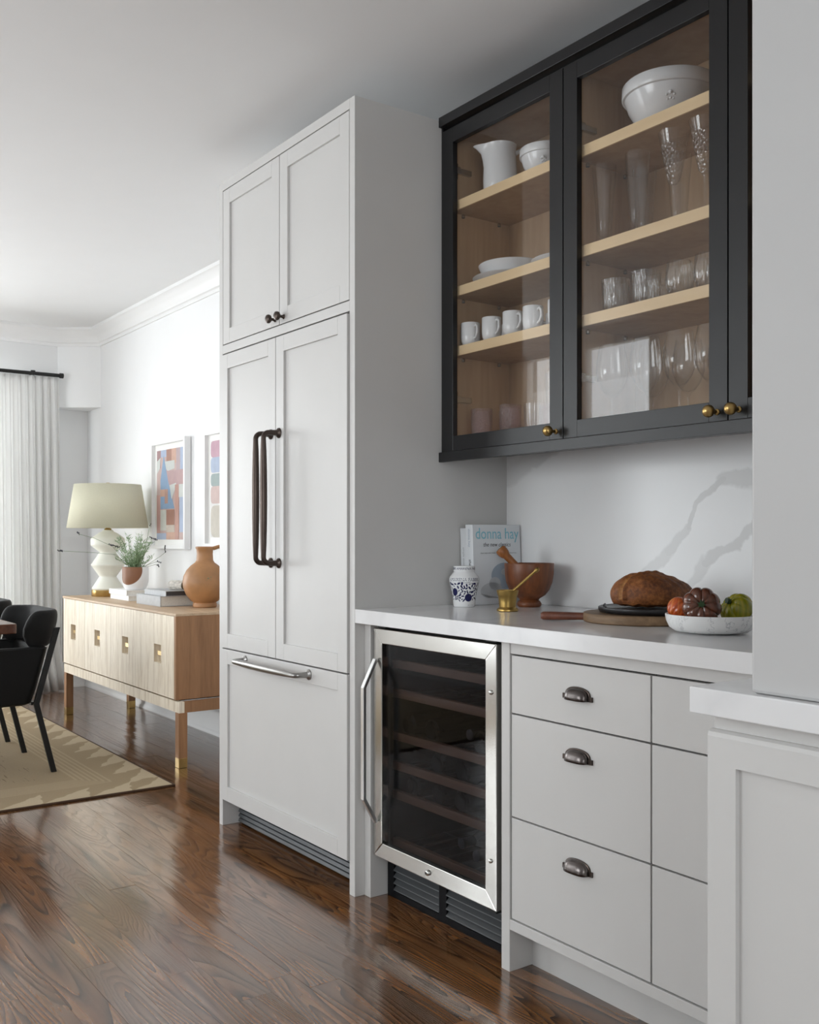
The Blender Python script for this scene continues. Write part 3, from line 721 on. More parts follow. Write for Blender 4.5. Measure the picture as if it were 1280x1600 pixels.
# end panel with shaker recess: frame pieces around the panel
bm.free(); bm = B()
box(bm, 1.688, 1.739, -0.432, -0.418, 0.0, 0.795); box(bm, 2.49, 2.6, -0.432, -0.418, 0, 0.795); box(bm, 1.739, 2.49, -0.432, -0.418, 0, 0.09)
loft(bm, [[(x, yy, z) for yy, z in [(-0.418, 0.795), (-0.432, 0.795), (-0.432, 0.838), (-0.4295, 0.8445), (-0.424, 0.848), (-0.418, 0.848)]] for x in (1.688, 2.6)])
fp = obj('panel_frame', bm, M['paint'], pc)
obj('panel', bx(1.737, 2.492, -0.4225, -0.4175, 0.088, 0.797), M['paint'], pc)
tag(obj('near_worktop', bx(1.672, 2.62, -0.456, 0.637, 0.8735, 0.914), M['quartz'], bevel=0.002), 'white quartz worktop corner in the right foreground below the wall stub', 'worktop')

# ------------------------------------------------------------------ black glazed wall cabinet
uc = thing('wall_cabinet', 'black glass-fronted wall cabinet with maple inside and brass knobs', 'cabinet', (0.86, 0.5, 1.4))
obj('crown', bx(0.001, 1.766, 0.334, 0.651, 2.520, 2.553), M['black'], uc, bevel=0.001)
obj('light_rail', bx(0.001, 1.766, 0.334, 0.352, 1.394, 1.4265), M['black'], uc, bevel=0.001)
obj('face_stile', bx(0.001, 0.0085, 0.347, 0.366, 1.4265, 2.520), M['black'], uc)
bm = B()
box(bm, 0.001, 1.766, 0.366, 0.6375, 1.427, 1.4275); box(bm, 0.001, 0.0025, 0.366, 0.6375, 1.427, 2.52); box(bm, 1.764, 1.766, 0.347, 0.6375, 1.427, 2.52); box(bm, 0.001, 1.766, 0.366, 0.64, 2.511, 2.52)
obj('outer_shell', bm, M['black'], uc)
bm = B()
box(bm, 0.0025, 0.020, 0.367, 0.632, 1.428, 2.511); box(bm, 0.566, 0.600, 0.367, 0.632, 1.447, 2.495); box(bm, 1.136, 1.164, 0.367, 0.632, 1.447, 2.495); box(bm, 1.745, 1.764, 0.367, 0.632, 1.428, 2.511)
box(bm, 0.020, 1.745, 0.367, 0.632, 1.428, 1.447); box(bm, 0.020, 1.745, 0.367, 0.632, 2.495, 2.511); box(bm, 0.0025, 1.764, 0.632, 0.6370, 1.46, 2.511)
obj('carcass', bm, M['maple'], uc)
SH = [2.268, 1.980, 1.780]
for (xa, xb) in ((0.021, 0.565), (0.601, 1.135), (1.165, 1.744)):
    for z in SH:
        s = obj('shelf', bx(xa, xb, 0.378, 0.631, z - 0.030, z), M['maple'], uc)
        obj('edge_band', bx(xa, xb, 0.372, 0.378, z - 0.031, z + 0.0005), M['mapleedge'], s)
        if xa < 1:
            for py in (0.42, 0.58):
                bm = lathe(B(), [(0.006, 0), (0.006, 0.008), (0.003, 0.012), (0, 0.012)], 12, (xa + 0.006, py, z - 0.0425))
                obj('shelf_pin', bm, M['nickel'], s)
for (xa, xb, kx) in ((0.0095, 0.5790, 0.5515), (0.5825, 1.1470, 1.1165), (1.1505, 1.7625, 1.180)):
    rl = 0.0545
    bm = B()
    box(bm, xa, xa + rl, 0.345, 0.365, 1.4285, 2.505); box(bm, xb - rl, xb, 0.345, 0.365, 1.4285, 2.505)
    box(bm, xa + rl, xb - rl, 0.345, 0.365, 1.4285, 1.478); box(bm, xa + rl, xb - rl, 0.345, 0.365, 2.455, 2.505)
    d = obj('glazed_door', bm, M['black'], uc, bevel=0.001)
    obj('glass', bx(xa + rl - 0.003, xb - rl + 0.003, 0.356, 0.359, 1.475, 2.458), M['pane'], d)
    bm = B()
    bmesh.ops.create_uvsphere(bm, u_segments=24, v_segments=16, radius=0.0155); bmesh.ops.translate(bm, verts=bm.verts, vec=(kx, 0.312, 1.4515))
    tube(bm, [(kx, 0.345, 1.4515), (kx, 0.343, 1.4515), (kx, 0.340, 1.4515), (kx, 0.322, 1.4515)], [0.008, 0.008, 0.0045, 0.0045], 14)
    obj('knob', bm, M['brass'], d, smooth=True)
for hx, zz in ((0.020, 2.38), (0.020, 1.607), (0.600, 2.335), (0.600, 1.606)):
    bm = B()
    box(bm, hx, hx + 0.004, 0.378, 0.400, zz - 0.026, zz + 0.026); box(bm, hx, hx + 0.013, 0.400, 0.452, zz - 0.009, zz + 0.009); box(bm, hx + 0.003, hx + 0.016, 0.367, 0.402, zz - 0.012, zz + 0.012)
    obj('hinge', bm, M['nickel'], uc, bevel=0.001)

# ------------------------------------------------------------------ crockery and glasses in the wall cabinet
def lathe_thing(name, label, cat, prof, loc, mat, group=None, seg=40, fn=None):
    o = obj(name, lathe(B(), prof, seg, fn=fn), mat, smooth=True, local=True)
    o.location = loc; return tag(o, label, cat, group)
def copy_to(src, loc, label, scale=None, rotz=0):
    o = src.copy(); COL.objects.link(o); o.location = loc; o['label'] = label; o.rotation_euler = (0, 0, rotz)
    if scale: o.scale = scale
    return o
E1 = 0.0006
# pitcher: body with pulled spout, loop handle
pt = thing('pitcher', 'white ceramic pitcher on the top shelf behind the left glass door', 'pitcher', (0.180, 0.452, SH[0] + E1), math.radians(234))
prof = [(0, 0), (0.052, 0), (0.055, 0.004), (0.056, 0.05), (0.054, 0.10), (0.051, 0.135), (0.053, 0.152), (0.055, 0.158), (0.052, 0.158), (0.048, 0.135), (0.050, 0.05), (0.047, 0.008), (0, 0.008)]
def spout(a, z):
    k = max(0.0, math.cos(a)) ** 14; f = max(0.0, (z - 0.105) / 0.053)
    return 1 + 0.62 * k * f ** 1.6
obj('body', lathe(B(), prof, 56, fn=spout), M['ceramic'], pt, smooth=True, local=True)
bm = tube(B(), [(-0.050, 0, 0.135), (-0.070, 0, 0.145), (-0.088, 0, 0.135), (-0.094, 0, 0.10), (-0.086, 0, 0.06), (-0.068, 0, 0.038), (-0.054, 0, 0.034)], [0.008, 0.007, 0.0065, 0.0065, 0.0065, 0.006, 0.007], 12)
obj('handle', bm, M['ceramic'], pt, smooth=True, local=True)
def mixing_bowl(r, h):
    return [(0, 0), (r * 0.50, 0), (r * 0.53, h * 0.03), (r * 0.70, h * 0.22), (r * 0.86, h * 0.48), (r * 0.93, h * 0.70), (r * 0.935, h * 0.72), (r * 0.985, h * 0.725), (r, h * 0.745), (r * 0.995, h * 0.97), (r * 0.97, h), (r * 0.94, h * 0.98), (r * 0.89, h * 0.70), (r * 0.8, h * 0.45), (r * 0.62, h * 0.2), (0, h * 0.07)]
def embossed(name, parent_label, r, h, loc, group):
    t = thing(name, parent_label, 'bowl', loc, 0, group)
    obj('body', lathe(B(), mixing_bowl(r, h), 56), M['ceramic'], t, smooth=True, local=True)
    # raised emblem on the side towards the room
    bm = B(); a0 = math.atan2(-2.15, 1.85)
    for (da, z, s) in ((0, 0.50, 0.010), (-0.09, 0.46, 0.006), (0.09, 0.46, 0.006), (0, 0.40, 0.006), (-0.07, 0.38, 0.005), (0.07, 0.38, 0.005)):
        rr = r * (0.70 + (z - 0.22) / 0.26 * 0.16) if z < 0.48 else r * 0.868
        bmesh.ops.create_icosphere(bm, subdivisions=2, radius=s * 0.55, matrix=Matrix.Translation((rr * math.cos(a0 + da), rr * math.sin(a0 + da), z * h)))
    obj('emblem', bm, M['ceramic'], t, smooth=True, local=True)
    return t
embossed('mixing_bowl', 'smaller white mixing bowl on the top shelf beside the pitcher', 0.082, 0.094, (0.368, 0.478, SH[0] + E1), 'white mixing bowls')
embossed('mixing_bowl', 'big white mixing bowl alone on the top shelf behind the right glass door', 0.131, 0.128, (0.842, 0.500, SH[0] + E1), 'white mixing bowls')
# platter with a deeper dish standing in it
lathe_thing('platter', 'wide shallow white platter under the dish on the left middle shelf', 'platter',
            [(0, 0), (0.075, 0), (0.082, 0.003), (0.118, 0.018), (0.1235, 0.022), (0.121, 0.0235), (0.08, 0.008), (0, 0.006)], (0.168, 0.504, SH[1] + E1), M['ceramic'], seg=56)
lathe_thing('serving_dish', 'white round dish stacked on the platter on the left middle shelf', 'dish',
            [(0, 0), (0.076, 0), (0.085, 0.006), (0.105, 0.035), (0.111, 0.05), (0.109, 0.052), (0.101, 0.035), (0.088, 0.009), (0, 0.007)], (0.178, 0.505, SH[1] + 0.0115), M['ceramic'], seg=56)
lathe_thing('platter', 'white platter half hidden behind the frame right of the stacked dish', 'platter',
            [(0, 0), (0.07, 0), (0.078, 0.003), (0.108, 0.018), (0.112, 0.022), (0.11, 0.0235), (0.076, 0.008), (0, 0.006)], (0.435, 0.505, SH[1] + E1), M['ceramic'], seg=56)
# mugs
def mug(x, y, label, rot):
    t = thing('mug', label, 'mug', (x, y, SH[2] + E1), rot, 'white mugs on the lower left shelf')
    obj('body', lathe(B(), [(0, 0.001), (0.020, 0), (0.026, 0.004), (0.0305, 0.014), (0.0325, 0.03), (0.0325, 0.076), (0.0315, 0.0775), (0.030, 0.076), (0.030, 0.03), (0.024, 0.008), (0, 0.006)], 36), M['ceramic'], t, smooth=True, local=True)
    obj('handle', tube(B(), [(0.031, 0, 0.064), (0.042, 0, 0.066), (0.051, 0, 0.058), (0.052, 0, 0.040), (0.044, 0, 0.026), (0.031, 0, 0.022)], 0.0042, 10), M['ceramic'], t, smooth=True, local=True)
    return t
mug(0.074, 0.413, 'leftmost white mug on the shelf behind the left glass door', -0.25)
mug(0.181, 0.415, 'second white mug from the left on the mug shelf', -0.25)
mug(0.286, 0.413, 'third white mug from the left on the mug shelf', -0.25)
mug(0.378, 0.415, 'fourth white mug from the left, in the glass reflection', -0.25)
mug(0.490, 0.415, 'rightmost white mug, cut off by the door frame', -0.25)
for i, x in enumerate((0.13, 0.24, 0.35, 0.46)):
    mug(x, 0.54, ['back row white mug at the left end of the mug shelf', 'back row white mug, second from the left end', 'back row white mug, third from the left end', 'back row white mug nearest the right door'][i], 0.6)
# tumblers on the cabinet floor
FZ = 1.4475
tp = [(0, 0.004), (0.030, 0), (0.0335, 0.003), (0.0355, 0.02), (0.0365, 0.118), (0.0355, 0.1195), (0.034, 0.118), (0.033, 0.02), (0.030, 0.010), (0, 0.010)]
a = lathe_thing('pink_tumbler', 'pale pink pressed glass tumbler nearest the left cabinet hinge', 'glass', tp, (0.118, 0.425, FZ), M['pinkglass'], 'pink tumblers')
copy_to(a, (0.255, 0.430, FZ), 'pale pink pressed glass tumbler in the middle of the left bay floor')
copy_to(a, (0.345, 0.520, FZ), 'pale pink pressed glass tumbler behind the clear glasses')
gp = [(0, 0.004), (0.026, 0), (0.0285, 0.003), (0.033, 0.110), (0.032, 0.111), (0.0305, 0.110), (0.026, 0.012), (0, 0.010)]
a = lathe_thing('tumbler', 'short clear glass tumbler right of the pink ones', 'glass', gp, (0.372, 0.425, FZ), M['clear'], 'clear tumblers on the cabinet floor')
t2 = copy_to(a, (0.475, 0.420, FZ), 'tall clear glass at the right edge of the left bay', (1, 1, 1.75))
# pilsner glasses
pil = [(0, 0.003), (0.030, 0), (0.032, 0.003), (0.027, 0.010), (0.0225, 0.020), (0.0215, 0.035), (0.0235, 0.075), (0.029, 0.150), (0.0335, 0.205), (0.0345, 0.226), (0.0335, 0.227), (0.0320, 0.205), (0.0275, 0.150), (0.0220, 0.078), (0.0195, 0.040), (0.012, 0.026), (0, 0.024)]
a = lathe_thing('pilsner_glass', 'tall clear pilsner glass first from the left on its shelf', 'glass', pil, (0.670, 0.422, SH[1] + E1), M['clear'], 'pilsner glasses')
copy_to(a, (0.794, 0.422, SH[1] + E1), 'tall clear pilsner glass second from the left, right in front')
copy_to(a, (0.725, 0.530, SH[1] + E1), 'tall pilsner glass in the back row between the front two')
copy_to(a, (0.850, 0.530, SH[1] + E1), 'tall pilsner glass in the back row beside the cut crystal flute')
copy_to(a, (0.975, 0.540, SH[1] + E1), 'tall pilsner glass in the back row between the two flutes')
# cut crystal flutes
flp = [(0, 0.004), (0.030, 0.001), (0.032, 0.003), (0.020, 0.007), (0.006, 0.012), (0.0042, 0.03), (0.0042, 0.095), (0.008, 0.104), (0.017, 0.115), (0.024, 0.15), (0.034, 0.205), (0.042, 0.243), (0.0412, 0.244), (0.033, 0.205), (0.0225, 0.15), (0.014, 0.118), (0, 0.112)]
def flute(x, y, label):
    t = thing('crystal_flute', label, 'glass', (x, y, SH[1] + E1), 0, 'cut crystal flutes')
    k = 6
    obj('stem', lathe(B(), flp[:8] + [(0, 0.106)], 32), M['clear'], t, smooth=True, local=True)
    obj('cut_bowl', lathe(B(), [(0.0078, 0.1045), (0.017, 0.115), (0.024, 0.15), (0.034, 0.205), (0.0345, 0.208)], 48), M['cut'], t, smooth=True, local=True)
    obj('rim', lathe(B(), [(0.0346, 0.2085), (0.042, 0.243), (0.0412, 0.244), (0.0338, 0.2085)], 48), M['clear'], t, smooth=True, local=True)
flute(0.919, 0.424, 'cut crystal flute left of the other flutes on its shelf')
flute(1.020, 0.424, 'cut crystal flute in the middle of the three, partly cut by the frame')
flute(1.092, 0.470, 'cut crystal flute at the far right, mostly behind the door frame')
# whisky tumblers and stemless glasses
tum = [(0, 0.006), (0.033, 0), (0.0355, 0.003), (0.0385, 0.05), (0.041, 0.090), (0.040, 0.091), (0.0385, 0.088), (0.035, 0.014), (0, 0.012)]
a = lathe_thing('whisky_tumbler', 'ribbed cut glass tumbler at the left end of its shelf', 'glass', tum, (0.712, 0.424, SH[2] + E1), M['ribbed'], 'cut glass tumblers', seg=48)
copy_to(a, (0.824, 0.424, SH[2] + E1), 'ribbed cut glass tumbler second from the left')
copy_to(a, (0.775, 0.535, SH[2] + E1), 'ribbed cut glass tumbler behind the gap of the front two')
stl = [(0, 0.005), (0.022, 0), (0.028, 0.006), (0.037, 0.030), (0.0385, 0.048), (0.036, 0.075), (0.0335, 0.092), (0.0325, 0.093), (0.035, 0.075), (0.037, 0.048), (0.0345, 0.026), (0.022, 0.012), (0, 0.010)]
a = lathe_thing('stemless_glass', 'round bellied cut glass next to the ribbed tumblers', 'glass', stl, (0.938, 0.424, SH[2] + E1), M['ribbed'], 'round cut glasses', seg=48)
copy_to(a, (1.030, 0.424, SH[2] + E1), 'round bellied cut glass at the right end, half behind the frame')
copy_to(a, (0.985, 0.530, SH[2] + E1), 'round bellied cut glass in the back row')
# wine glasses
wg = [(0, 0.003), (0.034, 0.0005), (0.036, 0.002), (0.020, 0.005), (0.006, 0.010), (0.0036, 0.020), (0.0034, 0.085), (0.006, 0.094), (0.018, 0.104), (0.033, 0.125), (0.0435, 0.155), (0.0445, 0.172), (0.0420, 0.200), (0.0375, 0.228), (0.0345, 0.243), (0.0338, 0.2435), (0.0368, 0.228), (0.0412, 0.200), (0.0437, 0.172), (0.0427, 0.155), (0.032, 0.1265), (0.017, 0.1055), (0, 0.099)]
a = lathe_thing('wine_glass', 'large stemmed wine glass at the left of the right bay floor', 'glass', wg, (0.690, 0.432, FZ), M['clear'], 'stemmed wine glasses', seg=48)
copy_to(a, (0.818, 0.430, FZ), 'large stemmed wine glass second from the left in the front row')
copy_to(a, (0.931, 0.432, FZ), 'large stemmed wine glass third from the left in the front row')
copy_to(a, (1.034, 0.432, FZ), 'large stemmed wine glass at the right, cut by the door frame')
copy_to(a, (0.745, 0.545, FZ), 'large stemmed wine glass in the back row at the left')
copy_to(a, (0.870, 0.545, FZ), 'large stemmed wine glass in the middle of the back row')
copy_to(a, (0.990, 0.545, FZ), 'large stemmed wine glass at the right of the back row')

# ------------------------------------------------------------------ things on the worktop
WZ = 0.9145
def jar_r(z):
    pts = [(0, 0.0335), (0.003, 0.0355), (0.035, 0.0385), (0.06, 0.0445), (0.082, 0.0490), (0.090, 0.0495), (0.098, 0.0470), (0.108, 0.0390), (0.113, 0.0345), (0.116, 0.0335)]
    for (z0, r0), (z1, r1) in zip(pts, pts[1:]):
        if z0 <= z <= z1: return r0 + (r1 - r0) * (z - z0) / (z1 - z0)
    return pts[-1][1]
jr = thing('ceramic_jar', 'white jar with cobalt blue scroll print and two big blue dots', 'jar', (0.112, 0.355, WZ))
prof = [(0, 0)] + [(jar_r(z), z) for z in [0, 0.003, 0.02, 0.035, 0.05, 0.06, 0.07, 0.082, 0.087, 0.09, 0.094, 0.098, 0.103, 0.108, 0.113, 0.1155]] + [(0, 0.1155)]
obj('body', lathe(B(), prof, 64), M['jar'], jr, smooth=True, local=True)
obj('lid', lathe(B(), [(0, 0.1156), (0.035, 0.1156), (0.0355, 0.118), (0.0355, 0.132), (0.034, 0.1335), (0, 0.1335)], 56), M['ceramic'], jr, smooth=True, local=True)
A0 = math.atan2(-2.063, 2.56)         # the side of the jar that faces the room
def jar_map(u, v, lift=0.0005):        # u along the circumference in metres, v height
    r = (0.0356 if v > 0.1165 else jar_r(min(max(v, 0), 0.1155))) + lift
    a = A0 + u / max(r, 0.03)
    return (jr.location.x + r * math.cos(a), jr.location.y + r * math.sin(a), jr.location.z + v)
def decal(name, polys, mat):
    bm = B()
    for poly in polys:
        vs = [bm.verts.new(jar_map(u, v)) for u, v in poly]
        c = bm.verts.new(jar_map(sum(p[0] for p in poly) / len(poly), sum(p[1] for p in poly) / len(poly)))
        for k in range(len(vs)): bm.faces.new((vs[k], vs[(k + 1) % len(vs)], c))
    return obj(name, bm, mat, jr, recalc=False)
def ell(cu, cv, a, b, rot=0, n=14):
    return [(cu + a * math.cos(t) * math.cos(rot) - b * math.sin(t) * math.sin(rot), cv + a * math.cos(t) * math.sin(rot) + b * math.sin(t) * math.cos(rot)) for t in [2 * PI * k / n for k in range(n)]]
decal('blue_dot', [ell(0.0145, 0.031, 0.0125, 0.0130, 0, 24)], M['cobalt']); decal('blue_dot', [ell(-0.034, 0.049, 0.0115, 0.0130, 0, 24)], M['cobalt'])
rj = random.Random(5); scr = []
spots = [(0.0145, 0.031, 0.0165), (-0.034, 0.049, 0.0165)]
tries = 0
while len(scr) < 120 and tries < 6000:
    tries += 1
    u = rj.uniform(-0.075, 0.075); v = rj.uniform(0.022, 0.077)
    if any((u - a) ** 2 + (v - b) ** 2 < c * c for a, b, c in spots): continue
    s_ = rj.uniform(0.0038, 0.0072)
    spots.append((u, v, s_ * 1.5)); scr.append(ell(u, v, s_, s_ * rj.uniform(0.30, 0.5), rj.uniform(0, PI), 9))
stuff(decal('scroll_print', scr, M['cobalt']))
text_part('lettering', 'AMARENA FABBRI', 0.0145, M['cobalt'], jr, lambda x, y: jar_map(x, y + 0.0850), spacing=1.0, scale_y=1.0)
text_part('small_lettering', 'FRUTTO E SCIROPPO', 0.0045, M['cobalt'], jr, lambda x, y: jar_map(x, y + 0.0785))
text_part('lid_lettering', 'FABBRI AMARENA FABBRI', 0.011, M['cobalt'], jr, lambda x, y: jar_map(x - 0.002, y + 0.1215), font_shear=0.2)
decal('base_mark', [[(0.012, 0.006), (0.032, 0.006), (0.032, 0.0068), (0.012, 0.0068)]], M['ink'])

# cookbooks leaning on the housing side: spine forward, front cover towards the room
def cookbook(name, label, x0, th, y0, wd, ht, lean, cov, blank):
    t = thing(name, label, 'book', (x0, y0, WZ), 0, 'cookbooks leaning on the housing')
    sh = lambda p: (p[0] - p[2] * lean, p[1], p[2])
    def part(nm, parts, mat):
        bm = B()
        for p in parts: box(bm, *p)
        for v in bm.verts: v.co = Vector(sh(v.co))
        return obj(nm, bm, mat, t, local=True, bevel=0.0008 if nm != 'pages' else 0)
    c = 0.003
    part('cover', [(0, c, 0, wd, 0, ht), (th - c, th, 0, wd, 0, ht), (c, th - c, 0, c, 0, ht)], cov)
    part('pages', [(c, th - c, c, wd - 0.005, 0.004, ht - 0.004)], M['pages'])
    return t, sh
b1, sh1 = cookbook('cookbook', 'thin white cookbook wedged between the housing and the other cookbook', 0.0145, 0.034, 0.425, 0.200, 0.258, 0.046, M['coverwhite'], True)
b2, sh2 = cookbook('cookbook', 'white cookbook with pale blue title and shell photo on its cover', 0.0500, 0.037, 0.420, 0.213, 0.270, 0.046, M['coverwhite'], False)
def cover_pt(y, z, lift=0.0007):
    p = sh2((0.037 + lift, y, z)); return (b2.location.x + p[0], b2.location.y + p[1], b2.location.z + p[2])
def spine_pt(b, sh, u, v, th):
    p = sh((th / 2 + u, -0.0007, v)); return (b.location.x + p[0], b.location.y + p[1], b.location.z + p[2])
text_part('title', 'donna hay', 0.047, M['teal'], b2, lambda x, y: cover_pt(0.108 + x, 0.222 + y), scale_y=1.15)
text_part('subtitle', 'the new classics', 0.019, M['ink'], b2, lambda x, y: cover_pt(0.106 + x, 0.196 + y), font_shear=0.15, scale_y=1.05)
text_part('tagline', 'classic recipes with a modern twist for every cook to make at home', 0.0058, M['ink'], b2, lambda x, y: cover_pt(0.112 + x, 0.172 + y))
text_part('spine_title', 'the new classics', 0.018, M['ink'], b2, lambda x, y: spine_pt(b2, sh2, y - 0.004, 0.095 - x, 0.037), font_shear=0.15)
text_part('spine_title', 'donna hay', 0.015, M['bluegrey'], b2, lambda x, y: spine_pt(b2, sh2, y - 0.004, 0.225 - x, 0.037))
text_part('spine_title', 'simple essentials', 0.013, M['bookgrey'], b1, lambda x, y: spine_pt(b1, sh1, y - 0.004, 0.15 - x, 0.034))
def cover_poly(name, polys, mat, lift):
    bm = B()
    for poly in polys:
        vs = [bm.verts.new(cover_pt(a, b, lift)) for a, b in poly]
        c = bm.verts.new(cover_pt(sum(p[0] for p in poly) / len(poly), sum(p[1] for p in poly) / len(poly), lift))
        for k in range(len(vs)): bm.faces.new((vs[k], vs[(k + 1) % len(vs)], c))
    return obj(name, bm, mat, b2, recalc=False)
cover_poly('cover_photo', [ell(0.135, 0.095, 0.058, 0.045, 0, 24)], M['bluegrey'], 0.0005)
cover_poly('cover_photo', [ell(0.075, 0.048, 0.048, 0.026, 0.1, 20), ell(0.092, 0.070, 0.026, 0.022, 0, 16), ell(0.150, 0.112, 0.03, 0.014, 0.2, 16)], M['shellw'], 0.0008)
cover_poly('cover_photo', [[(0.028, 0.036), (0.06, 0.022), (0.12, 0.020), (0.12, 0.0225), (0.06, 0.025), (0.03, 0.038)]], M['bookgrey'], 0.0010)

# wooden mortar bowl with pestle
wb_ = lathe_thing('wooden_mortar', 'large turned wooden footed bowl at the back corner of the worktop', 'bowl',
    [(0, 0), (0.036, 0), (0.0395, 0.004), (0.0405, 0.010), (0.036, 0.018), (0.031, 0.022), (0.034, 0.027), (0.052, 0.038), (0.066, 0.056), (0.0755, 0.080), (0.080, 0.108), (0.0815, 0.140), (0.0805, 0.1425), (0.076, 0.1425), (0.074, 0.135), (0.072, 0.105), (0.063, 0.070), (0.045, 0.045), (0, 0.038)],
    (0.243, 0.523, WZ), M['bowlwood'], seg=64)
ps = thing('wooden_pestle', 'light brown wooden pestle leaning out of the wooden bowl', 'pestle', (0.243, 0.523, WZ + 0.06))
def along(c, d, prof, seg=24):
    bm = lathe(B(), prof, seg); q = Vector((0, 0, 1)).rotation_difference(Vector(d).normalized())
    bmesh.ops.rotate(bm, verts=bm.verts, cent=(0, 0, 0), matrix=q.to_matrix()); bmesh.ops.translate(bm, verts=bm.verts, vec=Vector(c)); return bm
pd = Vector((-0.42, -0.42, 0.62))
pbase = Vector((0.262, 0.540, WZ + 0.062))
obj('shaft', along(pbase, pd, [(0, 0), (0.014, 0.002), (0.017, 0.014), (0.015, 0.03), (0.0125, 0.06), (0.012, 0.12), (0.0125, 0.143), (0.0165, 0.151), (0.0185, 0.161), (0.0185, 0.171), (0.0165, 0.1755)]), M['pestlewood'], ps, smooth=True)
obj('end_cap', along(pbase, pd, [(0.0165, 0.1755), (0.010, 0.178), (0, 0.1785)]), M['barkend'], ps, smooth=True)
# brass mortar with pestle
lathe_thing('brass_mortar', 'small brass mortar in front of the wooden bowl', 'mortar',
    [(0, 0), (0.0315, 0), (0.0335, 0.002), (0.0335, 0.006), (0.030, 0.009), (0.026, 0.013), (0.0265, 0.016), (0.0275, 0.030), (0.0295, 0.046), (0.0305, 0.0475), (0.0310, 0.050), (0.0335, 0.058), (0.0345, 0.0635), (0.0335, 0.065), (0.031, 0.064), (0.0275, 0.045), (0.025, 0.016), (0, 0.010)],
    (0.350, 0.335, WZ), M['mortarbrass'], seg=48)
bp_ = thing('brass_pestle', 'thin brass pestle leaning in the small brass mortar', 'pestle', (0.350, 0.335, WZ + 0.03))
bd = Vector((0.440, 0.612, 0.657))
obj('rod', along((0.3405, 0.3215, WZ + 0.034), bd, [(0, 0), (0.005, 0.001), (0.0062, 0.006), (0.005, 0.016), (0.0042, 0.06), (0.0042, 0.132), (0.0066, 0.136), (0.0070, 0.142), (0.006, 0.147), (0.004, 0.149), (0, 0.150)], 18), M['mortarbrass'], bp_, smooth=True)

# round boards and bread
rbd = thing('round_wooden_board', 'round brown wooden board with a long handle lying on the worktop', 'cutting board', (0.845, 0.385, WZ))
obj('disc', lathe(B(), [(0, 0), (0.156, 0), (0.1595, 0.003), (0.1605, 0.012), (0.1595, 0.021), (0.157, 0.024), (0, 0.024)], 72), M['boardwood'], rbd, smooth=True, local=True)
hd = Vector((-0.70, -0.71, 0)).normalized(); hn = Vector((-hd.y, hd.x, 0)); rings = []
for s, wv, z0, z1 in ((0.150, 0.016, 0.002, 0.022), (0.17, 0.0155, 0.002, 0.0225), (0.25, 0.018, 0.001, 0.0245), (0.268, 0.018, 0.002, 0.0235), (0.274, 0.014, 0.005, 0.020)):
    ring = []
    for k in range(16):
        a_ = 2 * PI * k / 16; ca, sa = math.cos(a_), math.sin(a_)
        pu = wv * (abs(ca) ** 0.6) * (1 if ca >= 0 else -1); pz = (z0 + z1) / 2 + (z1 - z0) / 2 * (abs(sa) ** 0.6) * (1 if sa >= 0 else -1)
        ring.append(tuple(hd * s + hn * pu + Vector((0, 0, pz))))
    rings.append(ring)
obj('handle', loft(B(), rings), M['handlewood'], rbd, smooth=True, local=True)
sl = thing('black_board', 'round black board with rim and grip on top of the wooden board', 'board', (0.858, 0.400, WZ + 0.0245))
obj('disc', lathe(B(), [(0, 0), (0.128, 0), (0.135, 0.003), (0.139, 0.009), (0.1385, 0.015), (0.135, 0.0165), (0.131, 0.014), (0, 0.0135)], 72), M['slate'], sl, smooth=True, local=True)
hb = [tuple(hd * 0.120 + hn * t + Vector((0, 0, 0.015 + 0.006 * (1 - (t / 0.05) ** 2)))) for t in [-0.05 + 0.01 * k for k in range(11)]]
obj('grip', tube(B(), hb, 0.003, 8), M['slate'], sl, smooth=True, local=True)
# loaf
br = thing('bread_loaf', 'brown crusty oval loaf of bread on the black board', 'bread', (0.862, 0.405, WZ + 0.0385))
bm = B(); bmesh.ops.create_icosphere(bm, subdivisions=6, radius=1.0); sc_ = bm.verts.layers.float.new('score')
ang = math.radians(54.3)            # long axis across the view
ca, sa = math.cos(ang), math.sin(ang)
for v in bm.verts:
    x, y, z = v.co
    taper = 1 - 0.16 * x
    px = x * 0.114; py = y * 0.072 * (1 - 0.25 * x * x) * taper
    zz = z * 0.060 * (1 - 0.10 * x * x) * (1.0 - 0.18 * x)
    if z < -0.40: zz = zz * 0.25 - 0.40 * 0.060 * 0.75
    # one ear along a curved score towards the back left, plus surface lumps
    s = y - 0.73 * x + 0.04; wn = max(0.0, 1 - ((x + 0.32) / 0.62) ** 4) if z > -0.2 else 0.0
    k = 1 + wn * (0.10 * math.exp(-((s + 0.06) / 0.06) ** 2) - 0.14 * math.exp(-((s - 0.15) / 0.11) ** 2))
    v[sc_] = wn * max(0.0, min(1.0, 1.6 * math.exp(-((s - 0.15) / 0.12) ** 2) - 0.3))
    px *= k; py *= k; zz *= k
    zz += 0.0022 * math.sin(17 * x + 5 * y) * math.sin(13 * y + 3 * z)
    v.co = (px, py, zz)
zmin = min(v.co.z for v in bm.verts)
for v in bm.verts:
    x, y, z = v.co; v.co = (x * ca - y * sa, x * sa + y * ca, z - zmin)
obj('crust', bm, M['bread'], br, smooth=True, local=True)

